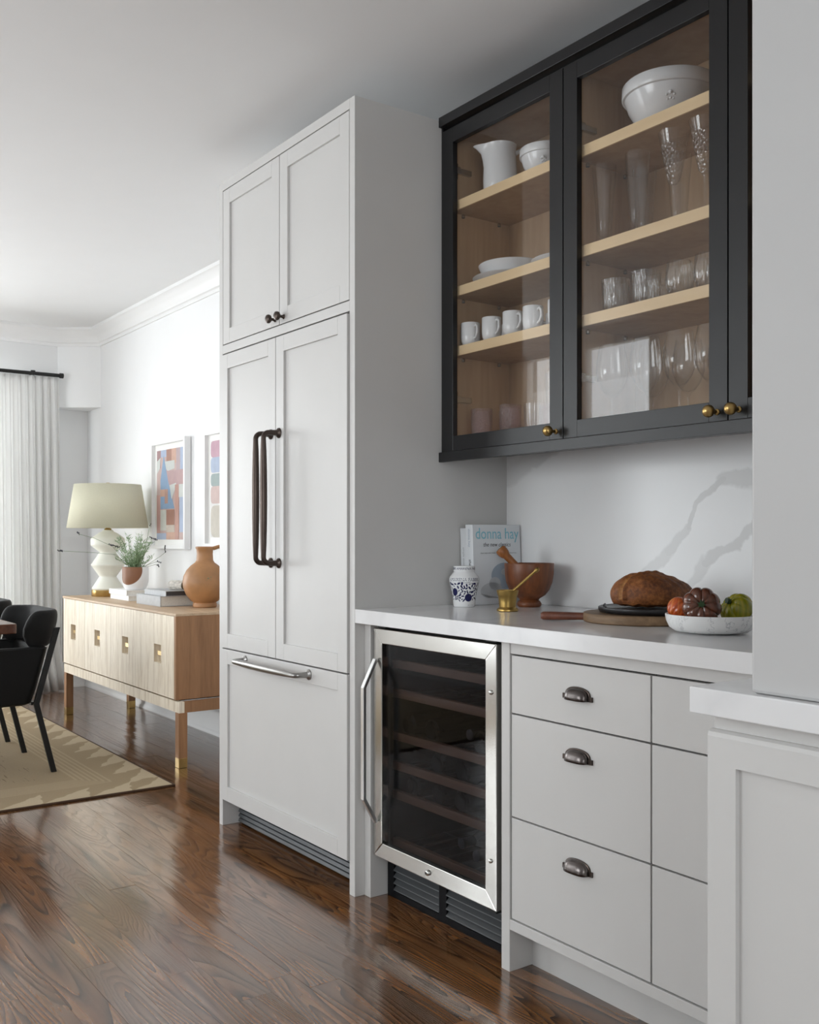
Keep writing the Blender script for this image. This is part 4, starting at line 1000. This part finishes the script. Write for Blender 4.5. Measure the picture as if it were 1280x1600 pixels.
# marble bowl of tomatoes
lathe_thing('marble_bowl', 'low white marble bowl holding three tomatoes', 'bowl',
    [(0, 0.0), (0.058, 0.0), (0.062, 0.003), (0.085, 0.004), (0.098, 0.013), (0.105, 0.028), (0.1075, 0.043), (0.1065, 0.0445), (0.104, 0.0445), (0.1015, 0.040), (0.096, 0.022), (0.085, 0.014), (0, 0.012)],
    (1.149, 0.280, WZ), M['carrara'], seg=72)
def tomato(label, loc, r, h, ribs, depth, mat, tilt, spin, seed):
    rt = random.Random(seed); ph = [rt.uniform(0.7, 1.3) for _ in range(ribs)]
    t = thing('tomato', label, 'tomato', loc, 0, 'heirloom tomatoes')
    rotm = Matrix.Rotation(spin, 3, 'Z') @ Matrix.Rotation(tilt, 3, 'Y')
    bm = B(); bmesh.ops.create_uvsphere(bm, u_segments=96, v_segments=40, radius=1)
    for v in bm.verts:
        x, y, z = v.co; a = math.atan2(y, x); k = (a + PI) / (2 * PI) * ribs; i = int(k) % ribs; f = k - int(k)
        rib = abs(math.sin(PI * f)) ** 0.55 * ph[i]
        rad = math.hypot(x, y)
        m_ = (1 - depth + depth * rib)
        dip = 0.30 * max(0, abs(z) - 0.55) / 0.45 * (1 - rad) if z > 0 else 0.12 * max(0, abs(z) - 0.6) / 0.4
        v.co = rotm @ Vector((x * r * m_, y * r * m_, (z * (1 - dip) * (0.9 + 0.1 * rib)) * h))
    obj('flesh', bm, mat, t, smooth=True, local=True)
    bm = B()
    top = h * 0.80
    for k in range(6):
        a = 2 * PI * k / 6 + 0.3; pts = []
        for s in (0.0, 0.35, 0.7, 1.0): pts.append(rotm @ Vector((math.cos(a) * s * r * 0.22, math.sin(a) * s * r * 0.22, top + 0.10 * h * s)))
        tube(bm, pts, [0.0028, 0.0026, 0.0018, 0.0006], 6)
    tube(bm, [rotm @ Vector((0, 0, top - 0.05 * h)), rotm @ Vector((0, 0, top + 0.14 * h)), rotm @ Vector((0.002, 0, top + 0.22 * h))], [0.0065, 0.006, 0.007], 8)
    obj('calyx', bm, M['calyx'], t, smooth=True, local=True)
tomato('orange red ribbed tomato at the left of the marble bowl', (1.0895, 0.241, WZ + 0.0535), 0.033, 0.031, 14, 0.07, M['tom_orange'], math.radians(38), math.radians(30), 1)
tomato('dark brown ribbed tomato in the middle, its stalk facing the camera', (1.1715, 0.2155, WZ + 0.0665), 0.0455, 0.036, 9, 0.09, M['tom_brown'], math.radians(76), math.radians(-52), 2)
tomato('yellow green tomato at the right of the marble bowl', (1.1895, 0.3235, WZ + 0.056), 0.041, 0.036, 8, 0.05, M['tom_green'], math.radians(50), math.radians(-105), 3)

# ------------------------------------------------------------------ dining end: sideboard
sb = thing('sideboard', 'long limed oak sideboard with four notched doors on a legged base', 'sideboard', (-2.93, 0.46, 0))
SX0, SX1, SY0, SY1, SZ0, SZ1 = -3.868, -2.010, 0.236, 0.70, 0.333, 0.760
obj('top', bx(SX0, SX1, SY0, SY1, SZ1 - 0.012, SZ1), M['oaktop'], sb, bevel=0.001)
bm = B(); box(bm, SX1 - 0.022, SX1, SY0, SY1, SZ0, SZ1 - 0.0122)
obj('side_panel', bm, M['oakshade'], sb, bevel=0.001)
bm = B(); box(bm, SX0, SX0 + 0.022, SY0, SY1, SZ0, SZ1 - 0.0122)
obj('side_panel', bm, M['oaklight'], sb, bevel=0.001)
obj('side_edge', bx(SX1 - 0.0005, SX1 + 0.0015, SY0, SY0 + 0.022, SZ0, SZ1 - 0.0122), M['oakshade'], sb)
bm = B(); box(bm, SX0 + 0.022, SX1 - 0.022, SY0 + 0.045, SY1, SZ0, SZ1 - 0.013)
obj('carcass', bm, M['oakshade'], sb)
dw = [SX0 + 0.001, -3.421, -2.957, -2.483, SX1 - 0.0225]
for k in range(4):
    a, b = dw[k] + 0.0015, dw[k + 1] - 0.0015; c = (a + b) / 2 - 0.002
    if k == 3: b = SX1 - 0.0002
    if k == 3: c = (dw[3] + SX1) / 2 - 0.003
    hx0, hx1, hz0, hz1 = c - 0.048, c + 0.048, 0.496, 0.590
    zt, zb = SZ1 - 0.014, SZ0 + 0.002
    bm = B(); yb = SY0 + (0.0215 if k == 3 else 0.022)
    box(bm, a, hx0, SY0, yb, zb, zt); box(bm, hx1, b if k < 3 else SX1 - 0.0225, SY0, yb, zb, zt); box(bm, hx0, hx1, SY0, yb, hz1, zt); box(bm, hx0, hx1, SY0, yb, zb, hz0)
    if k == 3:
        pass
    d = obj('door', bm, M['oaklight'], sb)
    bm = B(); box(bm, hx0, hx1, SY0 + 0.038, SY0 + 0.042, hz0, hz1)
    box(bm, hx0 - 0.004, hx0, yb, SY0 + 0.042, hz0 - 0.004, hz1 + 0.004); box(bm, hx1, hx1 + 0.004, yb, SY0 + 0.042, hz0 - 0.004, hz1 + 0.004)
    box(bm, hx0, hx1, yb, SY0 + 0.042, hz0 - 0.004, hz0); box(bm, hx0, hx1, yb, SY0 + 0.042, hz1, hz1 + 0.004)
    obj('notch', bm, M['oaklight'], d)
    zc = (hz0 + hz1) / 2 + 0.002
    bm = B(); box(bm, c - 0.012, c + 0.034, SY0 + 0.006, SY0 + 0.014, zc - 0.011, zc + 0.011); box(bm, c + 0.004, c + 0.016, SY0 + 0.014, SY0 + 0.038, zc - 0.006, zc + 0.006)
    obj('pull', bm, M['brass'], d, bevel=0.001)
obj('base_rail', bx(-3.845, -1.982, 0.240, 0.270, 0.272, 0.3265), M['oaklight'], sb, bevel=0.001)
obj('base_rail', bx(-3.845, -1.982, 0.668, 0.696, 0.272, 0.3265), M['oaklight'], sb, bevel=0.001)
obj('base_rail', bx(-2.010, -1.982, 0.270, 0.668, 0.272, 0.3265), M['oakshade'], sb, bevel=0.001)
obj('base_rail', bx(-3.845, -3.817, 0.270, 0.668, 0.272, 0.3265), M['oakshade'], sb, bevel=0.001)
obj('spacer', bx(-3.82, -2.03, 0.265, 0.67, 0.3265, 0.333), M['blackplastic'], sb)
for lx, ly in ((-2.027, 0.240), (-3.845, 0.240), (-2.027, 0.651), (-3.845, 0.651)):
    l = obj('leg', bx(lx, lx + 0.045, ly, ly + 0.045, 0.048, 0.2718), M['oakshade'], sb, bevel=0.001)
    obj('brass_foot', bx(lx, lx + 0.045, ly, ly + 0.045, 0.0005, 0.048), M['brass'], l, bevel=0.001)

ST = SZ1 + 0.0005
# lamp
lp = thing('table_lamp', 'white zigzag table lamp with a cream drum shade on the sideboard', 'lamp', (-3.685, 0.470, ST))
obj('brass_base', lathe(B(), [(0, 0), (0.100, 0), (0.102, 0.003), (0.102, 0.039), (0.100, 0.041), (0, 0.041)], 56), M['brass'], lp, smooth=True, local=True)
obj('column', lathe(B(), [(0.096, 0.0412), (0.100, 0.050), (0.056, 0.118), (0.054, 0.124), (0.056, 0.130), (0.100, 0.192), (0.104, 0.198), (0.104, 0.204), (0.098, 0.211), (0.054, 0.276), (0.052, 0.281), (0.056, 0.286), (0.102, 0.322), (0.106, 0.330), (0.106, 0.366), (0.100, 0.374), (0.058, 0.404), (0.040, 0.413), (0.034, 0.418), (0.033, 0.424), (0, 0.424)], 56), M['lampbody'], lp, smooth=True, local=True)
obj('neck', lathe(B(), [(0, 0.4242), (0.024, 0.4242), (0.022, 0.432), (0.014, 0.436), (0.012, 0.45), (0.012, 0.70), (0, 0.70)], 24), M['brass'], lp, smooth=True, local=True)
s_ = obj('lamp_shade', lathe(B(), [(0.254, 0.437), (0.209, 0.716)], 64), M['shade'], lp, smooth=True, local=True, solid=0.002)
bm = B()
for k in range(3):
    a = 2 * PI * k / 3; tube(bm, [(0, 0, 0.702), (0.205 * math.cos(a), 0.205 * math.sin(a), 0.708)], 0.0018, 6)
obj('spider', bm, M['brass'], lp, local=True)
obj('finial', lathe(B(), [(0.004, 0.70), (0.004, 0.712), (0.013, 0.716), (0.014, 0.722), (0.012, 0.728), (0, 0.730)], 20), M['brass'], lp, smooth=True, local=True)

# books
def flat_book(label, x0, x1, y0, y1, z0, z1, cov, group, edge):
    t = thing('book', label, 'book', ((x0 + x1) / 2, (y0 + y1) / 2, z0), 0, group); c = 0.003
    bm = B(); box(bm, x0, x1, y0, y1, z0, z0 + c); box(bm, x0, x1, y0, y1, z1 - c, z1); box(bm, x0, x1, y0, y0 + c, z0 + c, z1 - c)
    obj('cover', bm, cov, t, bevel=0.0007); obj('pages', bx(x0 + 0.004, x1 - 0.004, y0 + c, y1 - 0.005, z0 + c, z1 - c), edge, t)
    return t
flat_book('lower white book under the potted lavender', -3.42, -3.105, 0.395, 0.62, ST, ST + 0.030, M['paperw'], 'white books on the sideboard', M['pages'])
flat_book('upper white book directly under the potted lavender', -3.43, -3.125, 0.390, 0.61, ST + 0.0305, ST + 0.062, M['paperw'], 'white books on the sideboard', M['pages'])
flat_book('large grey book at the bottom of the pile left of the jug', -2.885, -2.528, 0.362, 0.60, ST, ST + 0.056, M['bookgrey'], 'grey books on the sideboard', M['pages'])
flat_book('smaller grey book with black edges lying on the large grey one', -2.815, -2.500, 0.382, 0.59, ST + 0.0565, ST + 0.086, M['bookgrey'], 'grey books on the sideboard', M['bookdark'])
# little log
lg = thing('birch_log', 'small pale piece of birch log lying on the grey books', 'log', (-2.56, 0.47, ST + 0.0865 + 0.027))
ld = Vector((0.80, 0.50, 0)).normalized(); la = Vector((-2.575, 0.478, ST + 0.0868 + 0.026)) - ld * 0.045
def logr(a, z): return 1 + 0.05 * math.sin(3 * a + 40 * z) + 0.03 * math.sin(7 * a)
bm = lathe(B(), [(0.024, 0), (0.026, 0.005), (0.0255, 0.045), (0.026, 0.085), (0.025, 0.09)], 28, fn=logr)
q = Vector((0, 0, 1)).rotation_difference(ld).to_matrix(); bmesh.ops.rotate(bm, verts=bm.verts, cent=(0, 0, 0), matrix=q); bmesh.ops.translate(bm, verts=bm.verts, vec=la)
obj('bark', bm, M['bark'], lg, smooth=True)
bm = lathe(B(), [(0.025, 0.0898), (0, 0.0900)], 28, fn=logr); bmesh.ops.rotate(bm, verts=bm.verts, cent=(0, 0, 0), matrix=q); bmesh.ops.translate(bm, verts=bm.verts, vec=la)
obj('cut_end', bm, M['barkend'], lg)
# jug
jg = thing('clay_jug', 'round bellied tan clay jug at the right end of the sideboard', 'jug', (-2.376, 0.554, ST))
obj('body', lathe(B(), [(0, 0.002), (0.060, 0), (0.064, 0.004), (0.064, 0.020), (0.060, 0.026), (0.075, 0.036), (0.100, 0.068), (0.115, 0.105), (0.119, 0.135), (0.114, 0.168), (0.098, 0.200), (0.074, 0.226), (0.052, 0.242), (0.045, 0.255), (0.043, 0.29), (0.045, 0.312), (0.050, 0.320), (0.050, 0.326), (0.046, 0.328), (0.040, 0.31), (0.038, 0.26), (0, 0.24)], 56), M['clay'], jg, smooth=True, local=True)
obj('handle', tube(B(), [(0.025, 0.038, 0.318), (0.045, 0.062, 0.328), (0.062, 0.086, 0.318), (0.070, 0.098, 0.285), (0.070, 0.098, 0.245), (0.064, 0.088, 0.210)], [0.011, 0.010, 0.0095, 0.0095, 0.010, 0.012], 12), M['clay'], jg, smooth=True, local=True)
bm = B(); A1 = math.atan2(-2.29, 5.12) + 0.16
for k, (u, v, sz) in enumerate([(0, 0.160, 0.012), (0.014, 0.166, 0.009), (-0.010, 0.152, 0.008), (0.012, 0.152, 0.008)]):
    aa = A1 + u / 0.115; rr = 0.1165 - (abs(v - 0.135) * 0.13)
    bmesh.ops.create_icosphere(bm, subdivisions=1, radius=sz * 0.45, matrix=Matrix.Translation((rr * math.cos(aa), rr * math.sin(aa), v)))
obj('leaf_mark', bm, plain('mark_green', srgb(120, 124, 92), 0.6), jg, smooth=True, local=True)

# potted lavender
pp = thing('potted_lavender', 'lavender in a white pot with a brown dipped patch', 'plant', (-3.205, 0.475, ST + 0.0625))
obj('pot', lathe(B(), [(0, 0), (0.056, 0), (0.060, 0.003), (0.069, 0.020), (0.076, 0.045), (0.078, 0.070), (0.078, 0.134), (0.0765, 0.1365), (0.073, 0.135), (0.073, 0.115), (0, 0.113)], 56), M['pot'], pp, smooth=True, local=True)
obj('soil', lathe(B(), [(0.0725, 0.116), (0.04, 0.121), (0, 0.123)], 24), M['soil'], pp, local=True)
rl_ = random.Random(3); bs = B(); bl = B()
def leaf(bm, p, d, ln, wd):
    d = d.normalized(); s = d.cross(Vector((rl_.uniform(-1, 1), rl_.uniform(-1, 1), 0.4))).normalized(); n = d.cross(s)
    a = [p, p + d * ln * 0.45 + s * wd + n * wd * 0.3, p + d * ln, p + d * ln * 0.45 - s * wd + n * wd * 0.3]
    vs = [bm.verts.new(x) for x in a]; bm.faces.new((vs[0], vs[1], vs[2])); bm.faces.new((vs[0], vs[2], vs[3]))
tips = []
for k in range(46):
    a = rl_.uniform(0, 2 * PI); r0 = rl_.uniform(0.0, 0.05); out = rl_.uniform(0.02, 0.13) ; h = rl_.uniform(0.08, 0.25) * (1 - out * 2.2)
    p0 = Vector((r0 * math.cos(a), r0 * math.sin(a), 0.118)); pts = []
    for s in range(6):
        f = s / 5; pts.append(p0 + Vector((math.cos(a) * out * f ** 1.4, math.sin(a) * out * f ** 1.4, h * f)))
    tube(bs, pts, [0.0014 - 0.0007 * s / 5 for s in range(6)], 5)
    for s in range(30):
        f = rl_.uniform(0.12, 1.0); i = min(4, int(f * 5)); g = f * 5 - i; p = pts[i].lerp(pts[i + 1], g)
        aa = rl_.uniform(0, 2 * PI); d = Vector((math.cos(aa), math.sin(aa), rl_.uniform(0.3, 1.4)))
        leaf(bl, p, d, rl_.uniform(0.018, 0.034), rl_.uniform(0.0016, 0.0028))
obj('stems', bs, M['stem'], pp, local=True); stuff(obj('foliage', bl, M['leaf'], pp, local=True, recalc=False))
# long flower stalks that arch out of the pot (directions: view right / view left)
VR = Vector((0.584, 0.812, 0)); VF = Vector((-0.812, 0.584, 0))
def stalk(pts, n_buds):
    P = [VR * p[0] + Vector((0, 0, p[1])) + VF * (p[2] if len(p) > 2 else 0) for p in pts]
    bm = tube(B(), P, 0.0012, 5); st = obj('flower_stalk', bm, M['stem'], pp, local=True)
    bm = B(); a, b = P[-2], P[-1]
    for k in range(n_buds):
        f = k / max(1, n_buds - 1); c = a.lerp(b, f) + Vector((rl_.uniform(-1, 1), rl_.uniform(-1, 1), rl_.uniform(-1, 1))) * 0.003
        bmesh.ops.create_icosphere(bm, subdivisions=1, radius=0.0042 * rl_.uniform(0.7, 1.2), matrix=Matrix.Translation(c) @ Matrix.Diagonal((1, 1, 1.4, 1)))
    obj('flower_head', bm, M['bud'], st, local=True)
stalk([(0, 0.12), (0.02, 0.22), (0.055, 0.30), (0.085, 0.315), (0.128, 0.30)], 12)
stalk([(-0.01, 0.12), (-0.04, 0.22), (-0.075, 0.25), (-0.10, 0.262), (-0.155, 0.268)], 0)
stalk([(-0.02, 0.12), (-0.06, 0.19), (-0.095, 0.24), (-0.10, 0.255), (-0.158, 0.272)], 12)
stalk([(-0.02, 0.12), (-0.12, 0.21), (-0.25, 0.222), (-0.44, 0.232), (-0.475, 0.238)], 8)
stalk([(-0.02, 0.12), (-0.14, 0.26), (-0.25, 0.31), (-0.342, 0.334), (-0.352, 0.345)], 4)
stalk([(0.02, 0.12), (0.09, 0.16), (0.15, 0.20), (0.182, 0.225), (0.176, 0.265)], 8)
stalk([(0.02, 0.12), (0.06, 0.25), (0.085, 0.38), (0.088, 0.385), (0.092, 0.395)], 2)
stalk([(0.03, 0.12), (0.08, 0.15), (0.12, 0.165), (0.135, 0.168), (0.15, 0.16)], 3)
stalk([(0.03, 0.12), (0.08, 0.14), (0.12, 0.15), (0.128, 0.148), (0.14, 0.14)], 3)

# ------------------------------------------------------------------ pictures
def picture(label, x0, x1, z0, z1, blocks):
    yf, yb = 0.715, 0.756; t = thing('framed_picture', label, 'picture', ((x0 + x1) / 2, yb, z0), 0, 'framed abstract prints')
    fw = 0.022; bm = B()
    box(bm, x0, x0 + fw, yf, yb, z0, z1); box(bm, x1 - fw, x1, yf, yb, z0, z1); box(bm, x0 + fw, x1 - fw, yf, yb, z0, z0 + fw); box(bm, x0 + fw, x1 - fw, yf, yb, z1 - fw, z1)
    obj('frame', bm, M['frame'], t, bevel=0.001)
    obj('mount', bx(x0 + fw, x1 - fw, 0.738, 0.744, z0 + fw, z1 - fw), M['mount'], t)
    cols = {}; bm = B(); mats = []
    ax0, ax1, az0, az1 = x0 + 0.058, x1 - 0.058, z0 + 0.058, z1 - 0.058
    for i, (poly, c) in enumerate(blocks):
        if c not in cols:
            cols[c] = len(mats); g_ = sum(c) / 3; mats.append(plain('print_colour', srgb(*[(0.66 * q + 0.34 * g_) * 0.93 for q in c]), 0.6, var=0.06, nscale=20))
        vs = [bm.verts.new((ax0 + (ax1 - ax0) * u, 0.7375 - i * 0.00008, az0 + (az1 - az0) * v)) for u, v in poly]
        f = bm.faces.new(vs); f.material_index = cols[c]
    obj('print', bm, mats, t, recalc=False)
    return t
def R4(a, b, c, d): return [(a, c), (b, c), (b, d), (a, d)]
pinkc, blue, lblue, terr, peach, grn, mauve, tan_ = (206, 160, 160), (128, 170, 216), (168, 188, 224), (192, 128, 104), (226, 168, 140), (212, 218, 212), (200, 140, 156), (214, 196, 178)
blocks = [(R4(0, 1, 0, 1), (214, 176, 168)), (R4(0, 0.15, 0.80, 1), (178, 128, 130)), (R4(0.15, 0.36, 0.92, 1), lblue), (R4(0.36, 0.60, 0.86, 1), terr), (R4(0.55, 0.72, 0.84, 1), peach), (R4(0.86, 1, 0.62, 1), lblue), (R4(0.72, 0.86, 0.60, 1), (196, 168, 172)),
          ([(0, 0.74), (0.12, 0.80), (0.14, 0.92), (0, 0.88)], grn), ([(0.30, 0.80), (0.42, 0.76), (0.66, 0.78), (0.66, 0.87), (0.30, 0.87)], grn),
          (R4(0.36, 1, 0.60, 0.76), pinkc), ([(0.14, 0.34), (0.66, 0.34), (0.42, 0.66), (0.26, 0.95), (0.14, 0.66)], blue), (R4(0.14, 0.40, 0.48, 0.56), peach), (R4(0.30, 0.42, 0.40, 0.56), (206, 150, 128)),
          ([(0.55, 0.44), (0.72, 0.58), (0.72, 0.62), (0.48, 0.60)], grn), (R4(0.80, 1, 0.46, 0.60), grn), (R4(0.84, 1, 0.08, 0.46), lblue), (R4(0.14, 0.36, 0.10, 0.33), (206, 208, 196)), (R4(0.36, 0.66, 0.16, 0.33), terr), (R4(0.36, 0.66, 0.08, 0.16), tan_),
          (R4(0, 0.14, 0.06, 0.50), (220, 158, 146)), (R4(0, 0.40, 0, 0.07), lblue), (R4(0.36, 0.68, 0, 0.08), peach), (R4(0.68, 0.82, 0.0, 0.60), (214, 152, 134))]
picture('white framed print of blue, pink and rust blocks beside the lamp', -3.585, -3.030, 1.066, 1.752, blocks)
def rr(a, b, c, d, r=0.06):
    o = []
    for (cx, cz, a0) in ((b - r, d - r * 0.8, 0), (a + r, d - r * 0.8, 90), (a + r, c + r * 0.8, 180), (b - r, c + r * 0.8, 270)):
        for k in range(4):
            t = math.radians(a0 + 30 * k); o.append((cx + r * math.cos(t), cz + r * 0.8 * math.sin(t)))
    return o
blocks2 = [(R4(0, 1, 0, 1), (226, 224, 220)), (rr(0, 0.48, 0.83, 1), (206, 148, 170)), (rr(0, 0.48, 0.67, 0.83), (164, 184, 218)), (rr(0, 0.48, 0.53, 0.66), (150, 172, 170)), (rr(0, 0.48, 0.35, 0.53), (212, 176, 168)), (rr(0, 0.48, 0.0, 0.33, 0.1), (204, 194, 176)),
           (rr(0.52, 1, 0.7, 1), (170, 190, 214)), (rr(0.52, 1, 0.4, 0.68), (206, 150, 140)), (rr(0.52, 1, 0, 0.38, 0.1), (190, 184, 196))]
picture('white framed print of stacked pastel blocks half hidden by the fridge housing', -2.760, -2.205, 1.080, 1.752, blocks2)

# ------------------------------------------------------------------ curtain on its rod
rod = thing('curtain_rod', 'black curtain rod above the window wall', 'curtain rod', (-4.80, -0.5, 2.325))
bm = tube(B(), [(-4.79, -2.9, 2.325), (-4.79, 0.488, 2.325)], 0.0135, 14)
obj('pole', bm, M['blackmetal'], rod, smooth=True)
bm = tube(B(), [(-4.79, 0.486, 2.325), (-4.79, 0.490, 2.325), (-4.79, 0.515, 2.325), (-4.79, 0.517, 2.325)], [0.0135, 0.019, 0.019, 0.015], 16)
obj('finial', bm, M['blackmetal'], rod, smooth=True)
for yy in (0.30, -2.75):
    bm = tube(B(), [(-4.79, yy, 2.345), (-4.79, yy, 2.312)], 0.017, 12); tube(bm, [(-4.79, yy, 2.325), (-4.875, yy, 2.325)], 0.008, 10)
    obj('bracket', bm, M['blackmetal'], rod, smooth=True)
bm = B(); rows_ = []; n = 240
for j, f in enumerate([0, 0.02, 0.1, 0.25, 0.45, 0.65, 0.85, 0.94, 1.0]):
    z = 2.309 - 2.298 * f; row = []
    for i in range(n + 1):
        u = i / n; yv = -0.50 + u * (0.985 + 0.035 * f + 0.05 * max(0, f - 0.85) / 0.15)
        ph = u * 2 * PI * 19 + 0.5 * math.sin(u * 9) * f + 0.9 * f * math.sin(u * 23)
        amp = 0.013 + 0.014 * min(1, f * 3) * (1 + 0.4 * math.sin(u * 31))
        x = -4.79 + amp * math.sin(ph) + (0.012 * math.sin(u * 40 + 3) + 0.022 * math.sin(u * 17)) * max(0, f - 0.7) / 0.3
        row.append((x, yv + 0.006 * math.sin(ph * 2), z))
    rows_.append(row)
loft(bm, rows_, closed=False, caps=False)
tag(obj('curtain', bm, M['linen'], smooth=True, solid=0.002), 'long white pleated linen curtain hanging from the black rod', 'curtain')

# ------------------------------------------------------------------ rug, table, chairs
rg = thing('jute_rug', 'beige woven jute rug with zigzag border under the dining table', 'rug', (-1.665, 0.092, 0.0005))
obj('weave', bx(-3.2, -0.012, -2.4, -0.012, 0, 0.009), M['rug'], rg, local=True)
bm = B(); box(bm, -0.012, 0, -2.4, 0, 0, 0.0085); box(bm, -3.2, -0.012, -0.012, 0, 0, 0.0085)
obj('binding', bm, M['rugedge'], rg, local=True, bevel=0.002)
dt = thing('dining_table', 'dark brown wooden dining table with its corner at the left edge', 'table', (-2.9, -1.0, 0))
bm = B(); cs = []
def rc(x0, x1, y0, y1, r, n=5):
    o = []
    for cx, cy, a0 in ((x1 - r, y1 - r, 0), (x0 + r, y1 - r, 90), (x0 + r, y0 + r, 180), (x1 - r, y0 + r, 270)):
        for k in range(n + 1):
            a = math.radians(a0 + 90 * k / n); o.append((cx + r * math.cos(a), cy + r * math.sin(a)))
    return o
poly = rc(-4.0, -2.01, -1.5, -0.515, 0.02)
prism(bm, poly, 0.706, 0.750, 'z')
obj('table_top', bm, M['tablewood'], dt, bevel=0.004)
for lx in (-3.85, -2.55):
    for ly in (-1.40, -0.95):
        obj('leg', bx(lx, lx + 0.07, ly, ly + 0.07, 0.0105, 0.7058), M['tablewood'], dt, bevel=0.004)
def make_chair(label, loc, rotz):
    """origin on the floor at the middle of the rear legs, seat towards -y"""
    t = thing('dining_chair', label, 'chair', loc, rotz, 'black dining chairs')
    # tub body: U wall with arms, tapered to the bottom
    def U(w, yb, yf, z, r, off=0.0):
        w2 = w / 2 - off; yb2 = yb - off; pts = [(-w2, yf, z)]
        for k in range(9):
            a = PI - PI / 2 * k / 8; pts.append((-w2 + r + r * math.cos(a), yb2 - r + r * math.sin(a), z))
        for k in range(9):
            a = PI / 2 - PI / 2 * k / 8; pts.append((w2 - r + r * math.cos(a), yb2 - r + r * math.sin(a), z))
        pts.append((w2, yf, z)); return pts
    prof = [(0.335, 0.44, -0.105, 0), (0.345, 0.475, -0.090, 0), (0.40, 0.492, -0.072, 0), (0.50, 0.503, -0.045, 0), (0.606, 0.508, -0.018, 0), (0.614, 0.502, -0.030, 0.004), (0.614, 0.502, -0.030, 0.030), (0.604, 0.502, -0.030, 0.036), (0.46, 0.48, -0.05, 0.040)]
    rings = [U(w_, yb_, -0.50 if z < 0.6 else -0.47, z, 0.045, off) for z, w_, yb_, off in prof]
    bm = loft(B(), rings, closed=False, caps=False)
    # underside
    vs = [bm.verts.new(p) for p in rings[0]]; bm.faces.new(vs)
    obj('tub', bm, M['leather'], t, smooth=True, local=True)
    bm = B(); prism(bm, rc(-0.21, 0.21, -0.52, -0.08, 0.06), 0.40, 0.500, 'z'); obj('seat_cushion', bm, M['velvet'], t, local=True, bevel=0.02, seg=3)
    # wrap-around back cushion: profile swept along a shallow U
    path = []
    for k in range(57):
        s = -1 + 2 * k / 56
        L1, L2, rr_ = 0.055, 0.085 * PI / 2, 0.085; q = (1 - abs(s)) * (L1 + L2 + 0.140); sg = -1 if s < 0 else 1
        if q < L1: px_, py_ = 0.225, -0.130 + q
        elif q < L1 + L2: b_ = (q - L1) / rr_; px_, py_ = 0.140 + rr_ * math.cos(b_), -0.075 + rr_ * math.sin(b_)
        else: px_, py_ = 0.140 - (q - L1 - L2), 0.010
        path.append((sg * px_, py_, s))
    rings = []
    for i, (px, py, s) in enumerate(path):
        a_, b_ = path[max(0, i - 1)], path[min(56, i + 1)]
        tg = Vector((b_[0] - a_[0], b_[1] - a_[1], 0)).normalized(); nr = Vector((-tg.y, tg.x, 0))
        e = max(0.0, (abs(s) - 0.80) / 0.20); hh = 0.090 * (1 - 0.75 * e ** 3.0); th = 0.030 * (1 - 0.5 * e ** 2.5)
        zc = 0.698 - 0.012 * e; ring = []
        for k in range(28):
            a = 2 * PI * k / 28; ca_, sa_ = math.cos(a), math.sin(a)
            u = th * (abs(ca_) ** 0.8) * (1 if ca_ >= 0 else -1); v = hh * (abs(sa_) ** 0.75) * (1 if sa_ >= 0 else -1)
            p = Vector((px, py, zc)) + nr * (u + v * 0.22) + Vector((0, 0, v)); ring.append(tuple(p))
        rings.append(ring)
    bc_ = obj('back_cushion', loft(B(), rings), M['velvet'], t, smooth=True, local=True)
    for sgn in (-1, 1):
        x = sgn * 0.185
        bm = B(); xo = sgn * 0.262
        loft(bm, [[(xo - 0.009 + 0.018 * u, yy - 0.013 + 0.026 * v, zz) for u, v in ((0, 0), (1, 0), (1, 1), (0, 1))] for yy, zz in ((0.0, 0.0098), (-0.082, 0.345), (0.016, 0.705))])
        l = obj('leg', bm, M['blackmetal'], t, local=True, bevel=0.002)
        bm = B(); loft(bm, [[(sgn * 0.22 - 0.009 + 0.018 * u, yy - 0.013 + 0.026 * v, zz) for u, v in ((0, 0), (1, 0), (1, 1), (0, 1))] for yy, zz in ((-0.50, 0.0098), (-0.42, 0.345))])
        obj('leg', bm, M['blackmetal'], t, local=True, bevel=0.002)
    bm = B(); box(bm, -0.20, 0.20, -0.090, -0.075, 0.330, 0.345); obj('frame_bar', bm, M['blackmetal'], t, local=True)
    return t
ch = make_chair('black upholstered dining chair nearest the kitchen, black steel legs', (-2.50, -0.29, 0), 0)
dup(ch, (-3.36, -0.29, 0), 'second black dining chair, mostly cut off at the left edge')
